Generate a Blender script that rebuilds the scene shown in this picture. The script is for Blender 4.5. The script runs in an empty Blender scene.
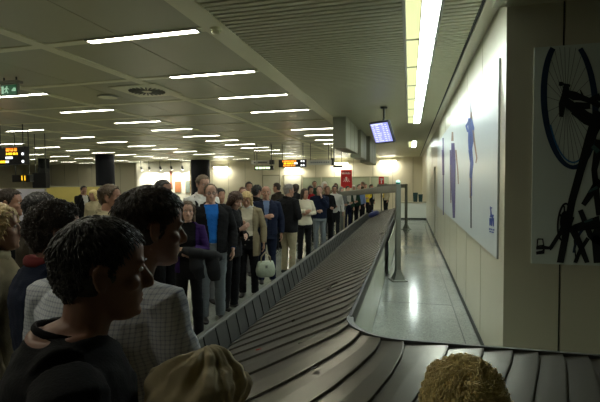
import bpy, bmesh, math, random
import numpy as np
from mathutils import Vector, Matrix, noise
random.seed(7)
PI = math.pi
C = bpy.context.scene.collection
SC = bpy.context.scene

# ------------------------------------------------------------------ camera
CAM_H = 1.8
F = 430.0
YAW, PITCH, ROLL = math.radians(14.3), math.radians(2.5), math.radians(0.5)
cd = bpy.data.cameras.new('camera'); cam = bpy.data.objects.new('camera', cd); C.objects.link(cam)
cd.lens = F / 600 * 36.0; cd.sensor_width = 36.0; cd.clip_start = 0.05; cd.clip_end = 200
CR = Matrix.Rotation(YAW, 3, 'Z') @ Matrix.Rotation(PI/2 - PITCH, 3, 'X') @ Matrix.Rotation(-ROLL, 3, 'Z')
cam.matrix_world = Matrix.Translation((0, 0, CAM_H)) @ CR.to_4x4()
SC.camera = cam
CP = Vector((0, 0, CAM_H))
def ray(px, py): return CR @ Vector(((px-300)/F, (201-py)/F, -1.0))
def onX(px, py, X): d = ray(px, py); return CP + d * (X/d.x)
def onY(px, py, Y): d = ray(px, py); return CP + d * (Y/d.y)
def onZ(px, py, Z): d = ray(px, py); return CP + d * ((Z-CAM_H)/d.z)
def W(px, zc):
    t = (px-300)/F; r = t*zc
    return (-math.sin(YAW)*zc + math.cos(YAW)*r, math.cos(YAW)*zc + math.sin(YAW)*r)

# ------------------------------------------------------------------ materials
MATS = {}
def mat(name, col, rough=0.6, metal=0.0, bump=0.0, bscale=60.0, var=0.0, vscale=3.0, spec=0.5, coat=0.0, sheen=0.0):
    if name in MATS: return MATS[name]
    m = bpy.data.materials.new(name); m.use_nodes = True
    n = m.node_tree.nodes; l = m.node_tree.links; b = n['Principled BSDF']
    b.inputs['Base Color'].default_value = (*col, 1); b.inputs['Roughness'].default_value = rough
    b.inputs['Metallic'].default_value = metal; b.inputs['Specular IOR Level'].default_value = spec
    b.inputs['Coat Weight'].default_value = coat; b.inputs['Sheen Weight'].default_value = sheen
    tc = n.new('ShaderNodeTexCoord')
    nz = n.new('ShaderNodeTexNoise'); nz.inputs['Scale'].default_value = vscale; nz.inputs['Detail'].default_value = 4
    l.new(tc.outputs['Object'], nz.inputs['Vector'])
    mx = n.new('ShaderNodeMix'); mx.data_type = 'RGBA'
    v = max(var, 0.04)
    mx.inputs['A'].default_value = (*[max(0, c*(1-v)) for c in col], 1)
    mx.inputs['B'].default_value = (*[min(1, c*(1+v)) for c in col], 1)
    l.new(nz.outputs['Fac'], mx.inputs['Factor']); l.new(mx.outputs['Result'], b.inputs['Base Color'])
    if bump > 0:
        n2 = n.new('ShaderNodeTexNoise'); n2.inputs['Scale'].default_value = bscale; n2.inputs['Detail'].default_value = 3
        l.new(tc.outputs['Object'], n2.inputs['Vector'])
        bp = n.new('ShaderNodeBump'); bp.inputs['Strength'].default_value = bump; bp.inputs['Distance'].default_value = 0.01
        l.new(n2.outputs['Fac'], bp.inputs['Height']); l.new(bp.outputs['Normal'], b.inputs['Normal'])
    MATS[name] = m; return m
def emis(name, col, s):
    if name in MATS: return MATS[name]
    m = bpy.data.materials.new(name); m.use_nodes = True
    n = m.node_tree.nodes; l = m.node_tree.links; b = n['Principled BSDF']
    b.inputs['Base Color'].default_value = (*[c*0.6 for c in col], 1)
    b.inputs['Emission Color'].default_value = (*col, 1); b.inputs['Emission Strength'].default_value = s
    MATS[name] = m; return m

# ------------------------------------------------------------------ mesh builder
class MB:
    def __init__(s): s.v = []; s.f = []; s.mi = []; s.smooth = False
    def add(s, vs, fs, mi=0):
        o = len(s.v); s.v += [tuple(p) for p in vs]
        s.f += [tuple(i+o for i in f) for f in fs]; s.mi += [mi]*len(fs); return s
    def box(s, c, d, rot=None, mi=0):
        x, y, z = d[0]/2, d[1]/2, d[2]/2
        vs = [Vector((a*x, b*y, e*z)) for a in (-1, 1) for b in (-1, 1) for e in (-1, 1)]
        if rot is not None: vs = [rot @ p for p in vs]
        vs = [p+Vector(c) for p in vs]
        return s.add(vs, [(0,1,3,2),(4,6,7,5),(0,4,5,1),(2,3,7,6),(0,2,6,4),(1,5,7,3)], mi)
    def bb(s, a, b, mi=0):
        return s.box([(a[i]+b[i])/2 for i in range(3)], [abs(b[i]-a[i]) for i in range(3)], None, mi)
    def rings(s, rs, mi=0, close=True):
        n = len(rs[0]); vs = [p for r in rs for p in r]; fs = []
        for i in range(len(rs)-1):
            for j in range(n):
                k = (j+1) % n
                fs.append((i*n+j, i*n+k, (i+1)*n+k, (i+1)*n+j))
        if close:
            fs.append(tuple(reversed(range(n)))); fs.append(tuple((len(rs)-1)*n+j for j in range(n)))
        return s.add(vs, fs, mi)
    def tube(s, pts, rad, n=12, flat=1.0, up=None, mi=0):
        pts = [Vector(p) for p in pts]
        if not hasattr(rad, '__len__'): rad = [rad]*len(pts)
        rs = []; u0 = None
        for i, p in enumerate(pts):
            t = (pts[min(i+1, len(pts)-1)] - pts[max(i-1, 0)]).normalized()
            if u0 is None:
                u = Vector(up) if up is not None else (Vector((0,0,1)) if abs(t.z) < .9 else Vector((0,1,0)))
            else: u = u0
            u = (u - t*u.dot(t)).normalized(); u0 = u; w = t.cross(u)
            rs.append([p + (w*math.cos(a) + u*math.sin(a)*flat)*rad[i] for a in [2*PI*j/n for j in range(n)]])
        return s.rings(rs, mi)
    def ell(s, c, r, rot=None, nu=16, nv=10, mi=0):
        vs = []; fs = []; c = Vector(c)
        def T(p): return (rot @ p if rot is not None else p) + c
        for i in range(1, nv):
            th = PI*i/nv
            for j in range(nu):
                ph = 2*PI*j/nu
                vs.append(T(Vector((r[0]*math.sin(th)*math.cos(ph), r[1]*math.sin(th)*math.sin(ph), r[2]*math.cos(th)))))
        vs.append(T(Vector((0,0,r[2])))); vs.append(T(Vector((0,0,-r[2])))); a = len(vs)-2; b = a+1
        for i in range(nv-2):
            for j in range(nu):
                k = (j+1) % nu; fs.append((i*nu+j, (i+1)*nu+j, (i+1)*nu+k, i*nu+k))
        for j in range(nu):
            k = (j+1) % nu; fs.append((a, j, k)); fs.append((b, (nv-2)*nu+k, (nv-2)*nu+j))
        return s.add(vs, fs, mi)
    def cyl(s, a, b, r, n=20, mi=0): return s.tube([a, b], [r, r], n, mi=mi)
    def mesh(s, name, mats, smooth=False):
        me = bpy.data.meshes.new(name); me.from_pydata(s.v, [], s.f)
        for m in (mats if isinstance(mats, (list, tuple)) else [mats]): me.materials.append(m)
        if any(s.mi): me.polygons.foreach_set('material_index', s.mi)
        if smooth: me.polygons.foreach_set('use_smooth', [True]*len(me.polygons))
        me.update(); return me
    def obj(s, name, mats, parent=None, smooth=False, bevel=0):
        o = bpy.data.objects.new(name, s.mesh(name, mats, smooth)); C.objects.link(o)
        if parent: o.parent = parent
        if bevel:
            m = o.modifiers.new('bevel', 'BEVEL'); m.width = bevel; m.segments = 2; m.limit_method = 'ANGLE'
        return o
def tag(o, label, cat, group=None, kind=None):
    o['label'] = label; o['category'] = cat
    if group: o['group'] = group
    if kind: o['kind'] = kind
    return o
def thing(name, label, cat, loc=(0,0,0), rz=0, group=None):
    o = bpy.data.objects.new(name, None); C.objects.link(o); o.empty_display_size = .1
    o.location = loc; o.rotation_euler = (0, 0, rz); return tag(o, label, cat, group)
def struct(o, label=None):
    o['kind'] = 'structure'
    if label: o['label'] = label
    return o

def remesh(mb, vox, smooth_it=2):
    me = mb.mesh('tmp', MATS['skin0']); o = bpy.data.objects.new('tmp', me); C.objects.link(o)
    m = o.modifiers.new('r', 'REMESH'); m.mode = 'VOXEL'; m.voxel_size = vox; m.adaptivity = 0
    dg = bpy.context.evaluated_depsgraph_get(); ev = o.evaluated_get(dg); em = ev.to_mesh()
    nv = len(em.vertices); co = np.empty(nv*3, np.float32); em.vertices.foreach_get('co', co); co = co.reshape(-1, 3).astype(np.float64)
    nf = len(em.polygons); ls = np.empty(nf, np.int32); lt = np.empty(nf, np.int32)
    em.polygons.foreach_get('loop_start', ls); em.polygons.foreach_get('loop_total', lt)
    lv = np.empty(len(em.loops), np.int32); em.loops.foreach_get('vertex_index', lv)
    ed = np.empty(len(em.edges)*2, np.int32); em.edges.foreach_get('vertices', ed); ed = ed.reshape(-1, 2)
    faces = [lv[a:a+b].copy() for a, b in zip(ls, lt)]
    ev.to_mesh_clear(); bpy.data.objects.remove(o); bpy.data.meshes.remove(me)
    cnt = np.bincount(ed.ravel(), minlength=nv).astype(float)[:, None]; cnt[cnt == 0] = 1
    for k in range(smooth_it):
        for lam in (.55, -.35):
            s = np.zeros_like(co)
            for a in range(3):
                s[:, a] = np.bincount(ed[:, 0], co[ed[:, 1], a], nv) + np.bincount(ed[:, 1], co[ed[:, 0], a], nv)
            co = co + lam*(s/cnt - co)
    return co, faces
def normals(co, faces):
    q = np.array([f[:4] if len(f) >= 4 else (f[0], f[1], f[2], f[2]) for f in faces])
    fn = np.cross(co[q[:, 2]]-co[q[:, 0]], co[q[:, 3]]-co[q[:, 1]])
    n = np.zeros_like(co)
    for k in range(4):
        for a in range(3): n[:, a] += np.bincount(q[:, k], fn[:, a], len(co))
    L = np.linalg.norm(n, axis=1, keepdims=True); L[L == 0] = 1
    return n/L, co[q].mean(axis=1)
def npobj(name, co, faces, mats, parent, mi=None, solid=0):
    me = bpy.data.meshes.new(name)
    tot = np.array([len(f) for f in faces], np.int32)
    me.vertices.add(len(co)); me.vertices.foreach_set('co', co.astype(np.float32).ravel())
    me.loops.add(int(tot.sum())); me.loops.foreach_set('vertex_index', np.concatenate(faces).astype(np.int32))
    me.polygons.add(len(faces)); me.polygons.foreach_set('loop_start', np.concatenate([[0], np.cumsum(tot)[:-1]]).astype(np.int32))
    me.polygons.foreach_set('loop_total', tot)
    for m in (mats if isinstance(mats, (list, tuple)) else [mats]): me.materials.append(m)
    if mi is not None: me.polygons.foreach_set('material_index', np.asarray(mi, np.int32))
    me.polygons.foreach_set('use_smooth', np.ones(len(faces), bool))
    me.update(calc_edges=True); me.validate()
    o = bpy.data.objects.new(name, me); C.objects.link(o); o.parent = parent
    if solid:
        m = o.modifiers.new('solid', 'SOLIDIFY'); m.thickness = solid; m.offset = -1
    return o
def drop_loose(co, faces):
    used = np.unique(np.concatenate(faces)); mp = -np.ones(len(co), np.int64); mp[used] = np.arange(len(used))
    return co[used], [mp[f] for f in faces]
def snoise(co, scale, seed=0):
    r = np.random.RandomState(seed); o = np.zeros(len(co))
    for k in range(10):
        d = r.normal(size=3); d /= np.linalg.norm(d); o += np.sin(co @ d * scale * r.uniform(.6, 1.7) + r.uniform(0, 6.28))
    return o/4.0

# ------------------------------------------------------------------ palette
skinA = mat('skin0', (.36, .19, .125), .5, bump=.06, bscale=120, var=.1)
skinB = mat('skin_tan', (.25, .125, .08), .5, bump=.06, bscale=120, var=.1)
skinC = mat('skin_pale', (.50, .30, .22), .5, bump=.05, bscale=120, var=.08)
eye_m = mat('eye_white', (.55, .53, .5), .25); iris_m = mat('iris', (.03, .02, .015), .2)
def fab(name, col, rough=.9, var=.12): return mat(name, col, rough, bump=.25, bscale=160, var=var, vscale=5, spec=.2)
black_f = fab('black_cloth', (.007, .007, .008)); navy_f = fab('navy_cloth', (.007, .011, .028)); dgrey_f = fab('charcoal_cloth', (.018, .019, .021))
blue_f = fab('bright_blue_cloth', (.015, .14, .50)); cream_f = fab('cream_cloth', (.55, .50, .38)); beige_f = fab('beige_cloth', (.20, .165, .10))
khaki_f = fab('khaki_cloth', (.38, .33, .21)); purple_f = fab('purple_cloth', (.030, .011, .080)); jean_f = fab('denim_cloth', (.15, .17, .18))
white_f = fab('white_cloth', (.62, .61, .58)); red_f = fab('red_cloth', (.30, .01, .015)); yellow_f = fab('yellow_cloth', (.62, .45, .03))
brown_f = fab('brown_cloth', (.035, .027, .017)); grey_f = fab('grey_cloth', (.17, .17, .17)); lblue_f = fab('pale_blue_cloth', (.14, .20, .36)); green_f = fab('green_cloth', (.015, .05, .03))
puffer_f = mat('khaki_quilted_cloth', (.52, .43, .27), .75, bump=.3, bscale=30, var=.15, spec=.3)
def hairm(name, col):
    if name in MATS: return MATS[name]
    m = mat(name, col, .45, bump=.5, bscale=90, var=.45, vscale=28, spec=.5)
    return m
h_black = hairm('black_hair', (.012, .010, .009)); h_dark = hairm('dark_brown_hair', (.030, .018, .011)); h_brown = hairm('brown_hair', (.085, .055, .030))
h_blond = hairm('blond_hair', (.50, .36, .16)); h_gold = hairm('golden_curly_hair', (.80, .58, .26)); h_grey = hairm('grey_hair', (.22, .20, .18)); h_white = hairm('white_hair', (.6, .57, .5))
h_salt = hairm('salt_and_pepper_hair', (.032, .027, .022)); h_red = hairm('auburn_hair', (.10, .045, .022)); h_ash = hairm('ash_brown_hair', (.16, .12, .08)); h_chest = hairm('chestnut_hair', (.055, .024, .013))
shoe_m = mat('black_leather', (.012, .011, .010), .35); lens_m = mat('glasses_frame', (.02, .02, .02), .3)

# ------------------------------------------------------------------ people
HEADSEC = [(-.005,.030,.072,.020),(.010,-.005,.090,.037),(.032,-.03,.093,.050),(.055,-.048,.092,.057),(.08,-.07,.091,.063),
           (.105,-.086,.089,.068),(.125,-.095,.089,.072),(.15,-.101,.093,.0755),(.175,-.100,.091,.075),(.20,-.088,.079,.067),(.22,-.066,.056,.050),(.232,-.035,.026,.026)]
def head_into(mb, T, near):
    n = 28
    rs = []
    for z, yb, yf, w in HEADSEC:
        r = []
        for j in range(n):
            a = 2*PI*j/n; ca, sa = math.cos(a), math.sin(a)
            cy = (yb*.55+yf*.45); ry = (yf-cy) if sa > 0 else (cy-yb)
            e = .88
            r.append(T @ Vector((w*math.copysign(abs(ca)**e, ca), cy+ry*math.copysign(abs(sa)**e, sa), z)))
        rs.append(r)
    mb.rings(rs)
    R3 = T.to_3x3(); e = lambda c, r, rot=None: mb.ell(T @ Vector(c), r, (R3 @ rot) if rot is not None else R3, 14, 9)
    tb = lambda pts, rad, nn=10, flat=1: mb.tube([T @ Vector(p) for p in pts], rad, nn, flat)
    tb([(0,.084,.134),(0,.098,.108),(0,.110,.090),(0,.113,.082),(0,.098,.074)], [.008,.0105,.0125,.0125,.010])
    for s in (-1, 1):
        e((s*.012,.099,.079), (.0085,.011,.008))
        e((s*.045,.060,.092), (.022,.024,.020)); e((s*.028,.084,.141), (.024,.010,.006))
        e((s*.030,.079,.123), (.015,.012,.010))
        # ear: helix rim, concha and lobe
        hp = [(s*.070,.012,.118),(s*.080,.006,.134),(s*.086,-.010,.140),(s*.089,-.022,.128),(s*.087,-.020,.106),(s*.081,-.008,.086),(s*.075,.004,.078)]
        tb(hp, [.005,.006,.006,.006,.006,.008,.005], 8)
        e((s*.078,-.006,.110), (.0045,.016,.024), Matrix.Rotation(s*.30, 3, 'Z'))
    e((0,.089,.0535), (.023,.0095,.0055)); e((0,.088,.0425), (.020,.010,.0065)); e((0,.082,.014), (.021,.013,.014))
def hair_zmin(ph, style):
    # ph: 0 at the front, pi at the back
    if style in ('short', 'receding', 'curly', 'mop'):
        tb = [(0,.196),(.5,.194),(.8,.180),(1.05,.150),(1.25,.118),(1.38,.105),(1.5,.142),(1.85,.145),(2.1,.085),(2.5,.045),(PI,.035)]
    elif style == 'bald': tb = [(0,.30),(1.2,.26),(1.4,.14),(1.6,.13),(1.9,.12),(2.2,.07),(PI,.04)]
    elif style == 'long': tb = [(0,.200),(.4,.198),(.7,.180),(.85,.13),(1.0,.06),(1.2,.0),(1.6,-.03),(PI,-.06)]
    else: tb = [(0,.170),(.45,.172),(.7,.160),(.85,.12),(1.0,.075),(1.2,.03),(1.6,.02),(PI,.0)]
    if style == 'receding': tb[0] = (0,.222); tb[1] = (.5,.215)
    for (a, x), (b, y) in zip(tb, tb[1:]):
        if a <= ph <= b: return x+(y-x)*(ph-a)/(b-a)
    return tb[-1][1]
def skull_r(d):
    rx, ry, rz = .0775, (.098 if d.y > 0 else .104), (.101 if d.z > 0 else .12)
    return 1/math.sqrt((d.x/rx)**2+(d.y/ry)**2+(d.z/rz)**2)
HC = Vector((0, -.006, .134))
def hair_build(t, T, style, m, lod, seed, thick):
    rnd = random.Random(seed)
    nu, nv = {0: (40, 26), 1: (64, 44), 2: (128, 90)}[lod]
    mb = MB(); vs = []; fs = []
    amp = {'short': .0035, 'receding': .002, 'bald': .001, 'curly': .008, 'mop': .010, 'long': .006, 'bob': .006}[style]
    fr = {'short': 60, 'curly': 45, 'mop': 42}.get(style, 40)
    def surf(d):
        ph = abs(math.atan2(d.x, d.y)); base = skull_r(d); p = HC + d*(base+.004)
        zm = hair_zmin(ph, style) + .006*noise.noise(Vector((d.x*9, d.y*9, seed)))
        k = max(0, min(1, (p.z - zm)/.016+.35))
        k = k*k*(3-2*k)
        th = thick*(1 + .35*max(0, d.z))*(1 if style in ('long', 'bob', 'mop', 'curly') else max(.35, min(1, (p.z-.10)/.07)))
        if style in ('long', 'bob') and d.z < .1: th *= 1.25
        nn = noise.noise(d*(fr*.1) + Vector((seed, 0, 0)))*amp*1.3 + noise.noise(d*(fr*.28) + Vector((0, seed, 0)))*amp
        return HC + d*(base*(1-k) *.93 + (base + th + nn)*k)
    for i in range(nv+1):
        th = PI*i/nv
        for j in range(nu):
            a = 2*PI*j/nu
            vs.append(surf(Vector((math.sin(th)*math.cos(a), math.sin(th)*math.sin(a), math.cos(th)))))
    for i in range(nv):
        for j in range(nu):
            k = (j+1) % nu; fs.append((i*nu+j, (i+1)*nu+j, (i+1)*nu+k, i*nu+k))
    mb.add([T @ p for p in vs], fs)
    if style in ('long', 'bob'):
        L = -.13 if style == 'long' else -.01
        for s in (-1, 0, 1):
            rs = []
            for q in range(7):
                u = q/6; z = .14 + (L-.14)*u
                x0 = s*(.062 + .012*u); y0 = (-.035 if s else -.072) - .01*u
                rs.append([T @ (Vector((x0 + (.026 if s else .06)*(1-.35*u**3)*math.cos(a), y0+(.045 if s else .035)*(1-.3*u**3)*math.sin(a), z)) + Vector((0, .004*math.sin(5*a+s), 0))) for a in [2*PI*j/14 for j in range(14)]])
            mb.rings(rs)
    # locks of hair
    nl = {'short': (40, 260, 2600), 'receding': (30, 150, 1200), 'bald': (20, 60, 400), 'curly': (120, 500, 2600), 'mop': (120, 400, 4200), 'long': (60, 300, 800), 'bob': (60, 300, 800)}[style][lod]
    tries = 0; made = 0
    while made < nl and tries < nl*6:
        tries += 1
        d = Vector((rnd.gauss(0, 1), rnd.gauss(0, 1), rnd.gauss(0, 1))).normalized()
        p0 = HC + d*(skull_r(d)+.004)
        if p0.z < hair_zmin(abs(math.atan2(d.x, d.y)), style)+.004: continue
        made += 1
        p = surf(d) - d*.004
        crown = Vector((0, -.5, .85)).normalized()
        comb = (d - crown*.9); comb = comb - d*comb.dot(d)
        if comb.length < .05: comb = Vector((1, 0, 0))
        comb.normalize()
        comb = (comb + Vector((rnd.uniform(-.35, .35), rnd.uniform(-.35, .35), -.25))).normalized()
        if style in ('curly', 'mop'):
            L = rnd.uniform(.03, .05); w = comb.cross(d).normalized(); r0 = rnd.uniform(.003, .007); ph0 = rnd.uniform(0, 6)
            pts = []
            for q in range(9):
                u = q/8; pts.append(p + comb*L*u*.7 + d*(.012*math.sin(u*PI)+.002) + (w*math.cos(ph0+u*9)+d*math.sin(ph0+u*9))*r0)
            rad = [.0012, .0017, .0019, .0019, .0018, .0017, .0015, .0011, .0004]
        else:
            L = rnd.uniform(.016, .034)*(1 if style in ('long', 'bob') else max(.3, min(1, (p.z-.11)/.08))); pts = [p, p + comb*L*.4 + d*.0045, p + comb*L*.8 + d*.005, p + comb*L + d*.002]
            rad = [.0022, .0022, .0014, .0004]
        if lod < 2: rad = [r*1.5 for r in rad]
        mb.tube([T @ q for q in pts], rad, 4)
    return mb.obj('hair', m, t, smooth=True)

def torso_sec(b, dep, fem, ex, zlo, zhi=1.50):
    if fem: S = [(.60,.165,.125),(.80,.175,.125),(.93,.178,.125),(1.02,.155,.112),(1.10,.135,.10),(1.20,.150,.118),(1.29,.160,.132),(1.38,.165,.105),(1.44,.145,.085),(1.49,.075,.066),(1.53,.052,.055)]
    else: S = [(.60,.165,.120),(.80,.168,.120),(.93,.170,.122),(1.05,.163,.118),(1.15,.168,.118),(1.27,.185,.124),(1.37,.192,.120),(1.43,.172,.100),(1.475,.105,.080),(1.53,.060,.062)]
    def at(z):
        for p, q in zip(S, S[1:]):
            if p[0] <= z <= q[0]:
                u = (z-p[0])/(q[0]-p[0]); return [p[i]+(q[i]-p[i])*u for i in (1, 2)]
        return S[0][1:] if z < S[0][0] else S[-1][1:]
    zs = [zlo]+[s[0] for s in S if zlo+.02 < s[0] < zhi-.01]+[zhi]
    out = []
    for z in zs:
        w, d = at(z); k = 1 if z < 1.4 else max(.25, 1-(z-1.4)/.14)
        bb = 1+(b-1)*k; belly = dep*max(0, 1-abs(z-1.05)/.2)
        out.append((z, w*bb+ex*k+ex*.3*(1-k), d*(1+(b-1)*k)+ex*k*.8+belly*.5, belly*.5 - .012*max(0, (z-1.3)*4)))
    return out
def loft(mb, secs, n=28, e=.9):
    rs = []
    for z, w, d, yc in secs:
        rs.append([Vector((w*math.copysign(abs(math.cos(a))**e, math.cos(a)), yc+d*math.copysign(abs(math.sin(a))**e, math.sin(a)), z)) for a in [2*PI*j/n for j in range(n)]])
    mb.rings(rs)
ARMS = {  # elbow, wrist, hand direction for the right side (x > 0)
 'down': ((.265,-.035,1.14),(.27,.055,.89),(0,.15,-1)), 'loose': ((.27,-.02,1.14),(.255,.13,.92),(-.1,.45,-1)),
 'fold': ((.27,.03,1.16),(.02,.20,1.17),(-1,.05,.1)), 'foldhi': ((.27,.03,1.16),(.03,.235,1.13),(-1,.0,.25)),
 'hold': ((.26,.0,1.14),(.07,.25,1.09),(-.8,.6,.1)), 'read': ((.25,.03,1.15),(.09,.27,1.20),(-.6,.7,.5)),
 'pocket': ((.31,-.08,1.15),(.20,.09,.95),(-.3,.3,-1)), 'phone': ((.28,.13,1.22),(.125,.10,1.50),(-.2,-.1,1)),
 'reach': ((.25,.16,1.22),(.20,.42,1.26),(-.2,1,0)), 'chin': ((.20,.14,1.20),(.05,.16,1.44),(-.4,-.1,1)), 'carry': ((.27,.0,1.14),(.20,.26,1.10),(-.4,.9,-.2))}
def hand_into(mb, w, d, side, palm_n):
    d = Vector(d).normalized(); pn = Vector(palm_n); pn = (pn - d*pn.dot(d)).normalized(); s = d.cross(pn)
    mb.tube([w - d*.01, w + d*.03, w + d*.065, w + d*.092], [.027, .034, .040, .036], 12, .45, up=pn)
    for k, (o, L) in enumerate(((-.030,.066),(-.010,.076),(.010,.071),(.029,.056))):
        b0 = w + d*.078 + s*o*side; b1 = b0 + d*L*.45 + pn*.006; b2 = b1 + d*L*.3 + pn*.016; b3 = b2 + d*L*.18 + pn*.018
        mb.tube([b0 - d*.015, b0, b1, b2, b3], [.0085, .0088, .0083, .0075, .006], 8)
    b0 = w + d*.02 - s*.026*side; b1 = b0 + d*.03 - s*.022*side + pn*.012; b2 = b1 + d*.03 - s*.006*side + pn*.014
    mb.tube([b0, b1, b2, b2+d*.016], [.013, .0105, .009, .0065], 8)

def person(label, px=None, zc=None, xy=None, head=0, H=1.72, hair=('short', None, .010), skin=None, top=('jacket', None, None), legs=None,
           arms=('down', 'down'), look=(0, 0), fem=False, b=1.0, belly=0.0, lod=0, hem=.88, glasses=False, stance=.1, neck=None, short_sleeve=False, name='person', cat='person', cuff=.0, group=None, collar=None, hz=None, vox=None, skirt=False, lean=0.0, leanx=0.0, vop=.045):
    """head = heading in degrees: 0 faces +X, 90 faces away down the hall, -90 faces the camera."""
    x, y = xy if xy else W(px, zc)
    t = thing(name, label, cat, (x, y, 0), math.radians(head-90), group)
    s = H/1.75; t.scale = (s, s, s)
    seed = int(abs(x*97+y*31)*10) % 9973
    skin = skin or skinA
    vx = vox or {0: .013, 1: .008, 2: .0055}[lod]
    # head transform
    yaw, pit = math.radians(look[0]), math.radians(look[1])
    Hm = Matrix.Translation((leanx, lean + .02*(pit < -.2), 1.47)) @ Matrix.Rotation(yaw, 4, 'Z') @ Matrix.Rotation(pit, 4, 'X') @ Matrix.Translation((0, .022, .045))
    mb = MB()
    loft(mb, torso_sec(b*.96, belly, fem, 0, .84, 1.50))
    mb.tube([(0,-.022,1.42), (leanx*.45,-.025+lean*.45,1.475), Hm @ Vector((0,-.032,-.02)), Hm @ Vector((0,-.020,.06))], [.066, .060 if not fem else .050, .056 if not fem else .046, .058 if not fem else .05], 16)
    mb.ell((0,-.03,1.455), (.10,.055,.035))
    head_into(mb, Hm, lod > 0)
    sh = .185*b*(.88 if fem else 1)
    J = {}
    for sd, pose in ((1, arms[0]), (-1, arms[1])):
        if isinstance(pose, str): e, w, d = ARMS[pose]
        else: e, w, d = pose
        f = b*(.92 if fem else 1)
        e = Vector((e[0]*sd*f, e[1], e[2])); w = Vector((w[0]*sd, w[1] + (.02*(sd > 0) if pose == 'fold' else 0), w[2] + (.05 if (pose == 'fold' and sd > 0) else 0))); d = Vector((d[0]*sd, d[1], d[2]))
        S = Vector((sh*sd, -.012, 1.415)); J[sd] = (S, e, w, d)
        k = .86 if fem else 1
        mb.tube([S-Vector((.04*sd,0,0)), S, (S+e)/2, e, (e*.6+w*.4), w], [.05*k, .053*k, .044*k, .036*k, .038*k, .026*k], 12)
        hand_into(mb, w, d, sd, (-sd, .1, 0) if abs(d.x) < .5 else (0, -1, -.2))
    lg = {}
    for sd in (1, -1):
        fy = .05*sd if stance > .12 else 0
        a = Vector((.088*sd*b, 0, .90)); kn = Vector((stance*sd, .015+fy*.5, .49)); an = Vector((stance*1.05*sd, -.02+fy, .085)); lg[sd] = (a, kn, an)
        mb.tube([a, (a+kn)/2, kn, kn*.6+an*.4+Vector((0,-.015,0)), an], [.088*b, .072*b, .052, .052, .036], 12)
        mb.tube([an+Vector((0,-.02,-.045)), an+Vector((0,.05,-.056)), an+Vector((0,.13,-.066))], [.022, .018, .013], 10)
    co, fa = remesh(mb, vx)
    # eye sockets, mouth line and ear hollow pressed into the head
    Hi = np.array(Hm.inverted()); q = co @ Hi[:3, :3].T + Hi[:3, 3]
    def press(c, r, dy):
        g = np.exp(-(((q[:, 0]-c[0])/r[0])**2 + ((q[:, 1]-c[1])/.03)**2 + ((q[:, 2]-c[2])/r[2])**2)); return g*dy
    dq = np.zeros_like(q)
    for sx in (-1, 1):
        dq[:, 1] -= press((sx*.031,.085,.122), (.014, 0, .009), .007); dq[:, 1] -= press((sx*.016,.09,.118), (.007, 0, .01), .006)
    dq[:, 1] -= press((0,.095,.048), (.022, 0, .0028), .005); dq[:, 1] -= press((0,.09,.030), (.02, 0, .006), .004)
    co = co + dq @ np.array(Hm)[:3, :3].T
    body = npobj('body', co, fa, skin, t)
    # eyes
    if lod > 0:
        for sx in (-1, 1):
            eb = MB(); eb.ell(Hm @ Vector((sx*.031,.0785,.1225)), (.0125,.0115,.0075), Hm.to_3x3(), 14, 10); eb.ell(Hm @ Vector((sx*.031,.0875,.1225)), (.0048,.003,.0048), Hm.to_3x3(), 10, 6, mi=1)
            eb.obj('eye', [eye_m, iris_m], body, True)
            bb_ = MB(); bb_.tube([Hm @ Vector((sx*.014,.0945,.1405)), Hm @ Vector((sx*.03,.0945,.1455)), Hm @ Vector((sx*.047,.080,.141))], [.0028,.0032,.0018], 6); bb_.obj('eyebrow', hair[1] or h_dark, body, True)
    hs, hm, hth = hair
    hair_build(t, Hm, hs, hm, lod, seed % 50, hth)
    if glasses:
        g = MB()
        for sx in (-1, 1):
            ring = [Hm @ Vector((sx*.032+.021*math.cos(a), .101+.0*sx, .120+.015*math.sin(a))) for a in [2*PI*j/14 for j in range(15)]]
            g.tube(ring, .0022, 6)
            g.tube([Hm @ Vector((sx*.053,.100,.124)), Hm @ Vector((sx*.078,.04,.124)), Hm @ Vector((sx*.082,-.012,.120))], .002, 6)
        g.tube([Hm @ Vector((-.011,.103,.122)), Hm @ Vector((.011,.103,.122))], .002, 6)
        g.obj('glasses', lens_m, t, True)
    # trousers
    if legs:
        mb = MB(); loft(mb, torso_sec(b, belly, fem, .012, .80, 1.02))
        for sd in (1, -1):
            a, kn, an = lg[sd]
            mb.tube([a+Vector((0,0,.02)), (a+kn)/2, kn, kn*.5+an*.5, an+Vector((0,0,-.035))], [.100*b, .088*b, .070, .066, .062], 14)
        if skirt: mb.rings([[Vector((r*math.cos(a), r*.8*math.sin(a), z)) for a in [2*PI*j/24 for j in range(24)]] for z, r in ((.5,.21),(.7,.20),(.95,.17))])
        co, fa = remesh(mb, vx*1.1); nn, _ = normals(co, fa)
        wr = snoise(co*np.array([1, 1, 2.2]), 26, seed)*.004 + snoise(co*np.array([1, 1, 3]), 60, seed+1)*.0015
        npobj('trousers', co+nn*wr[:, None], fa, legs, t)
    for sd in (1, -1):
        a, kn, an = lg[sd]; sb = MB(); x0, y0 = an.x, an.y
        prof = [(-.065,.028,.05),(-.045,.034,.075),(.0,.036,.078),(.05,.040,.062),(.11,.046,.045),(.16,.042,.036),(.20,.026,.026)]
        rs = [[Vector((x0 + w*math.cos(a2), y0+yy, max(.004, h*.5+h*.5*math.sin(a2)))) for a2 in [2*PI*j/12 for j in range(12)]] for yy, w, h in prof]
        sb.rings(rs).obj('shoe', shoe_m, t, True)
    # upper garments
    kind, outer, inner = top
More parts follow.
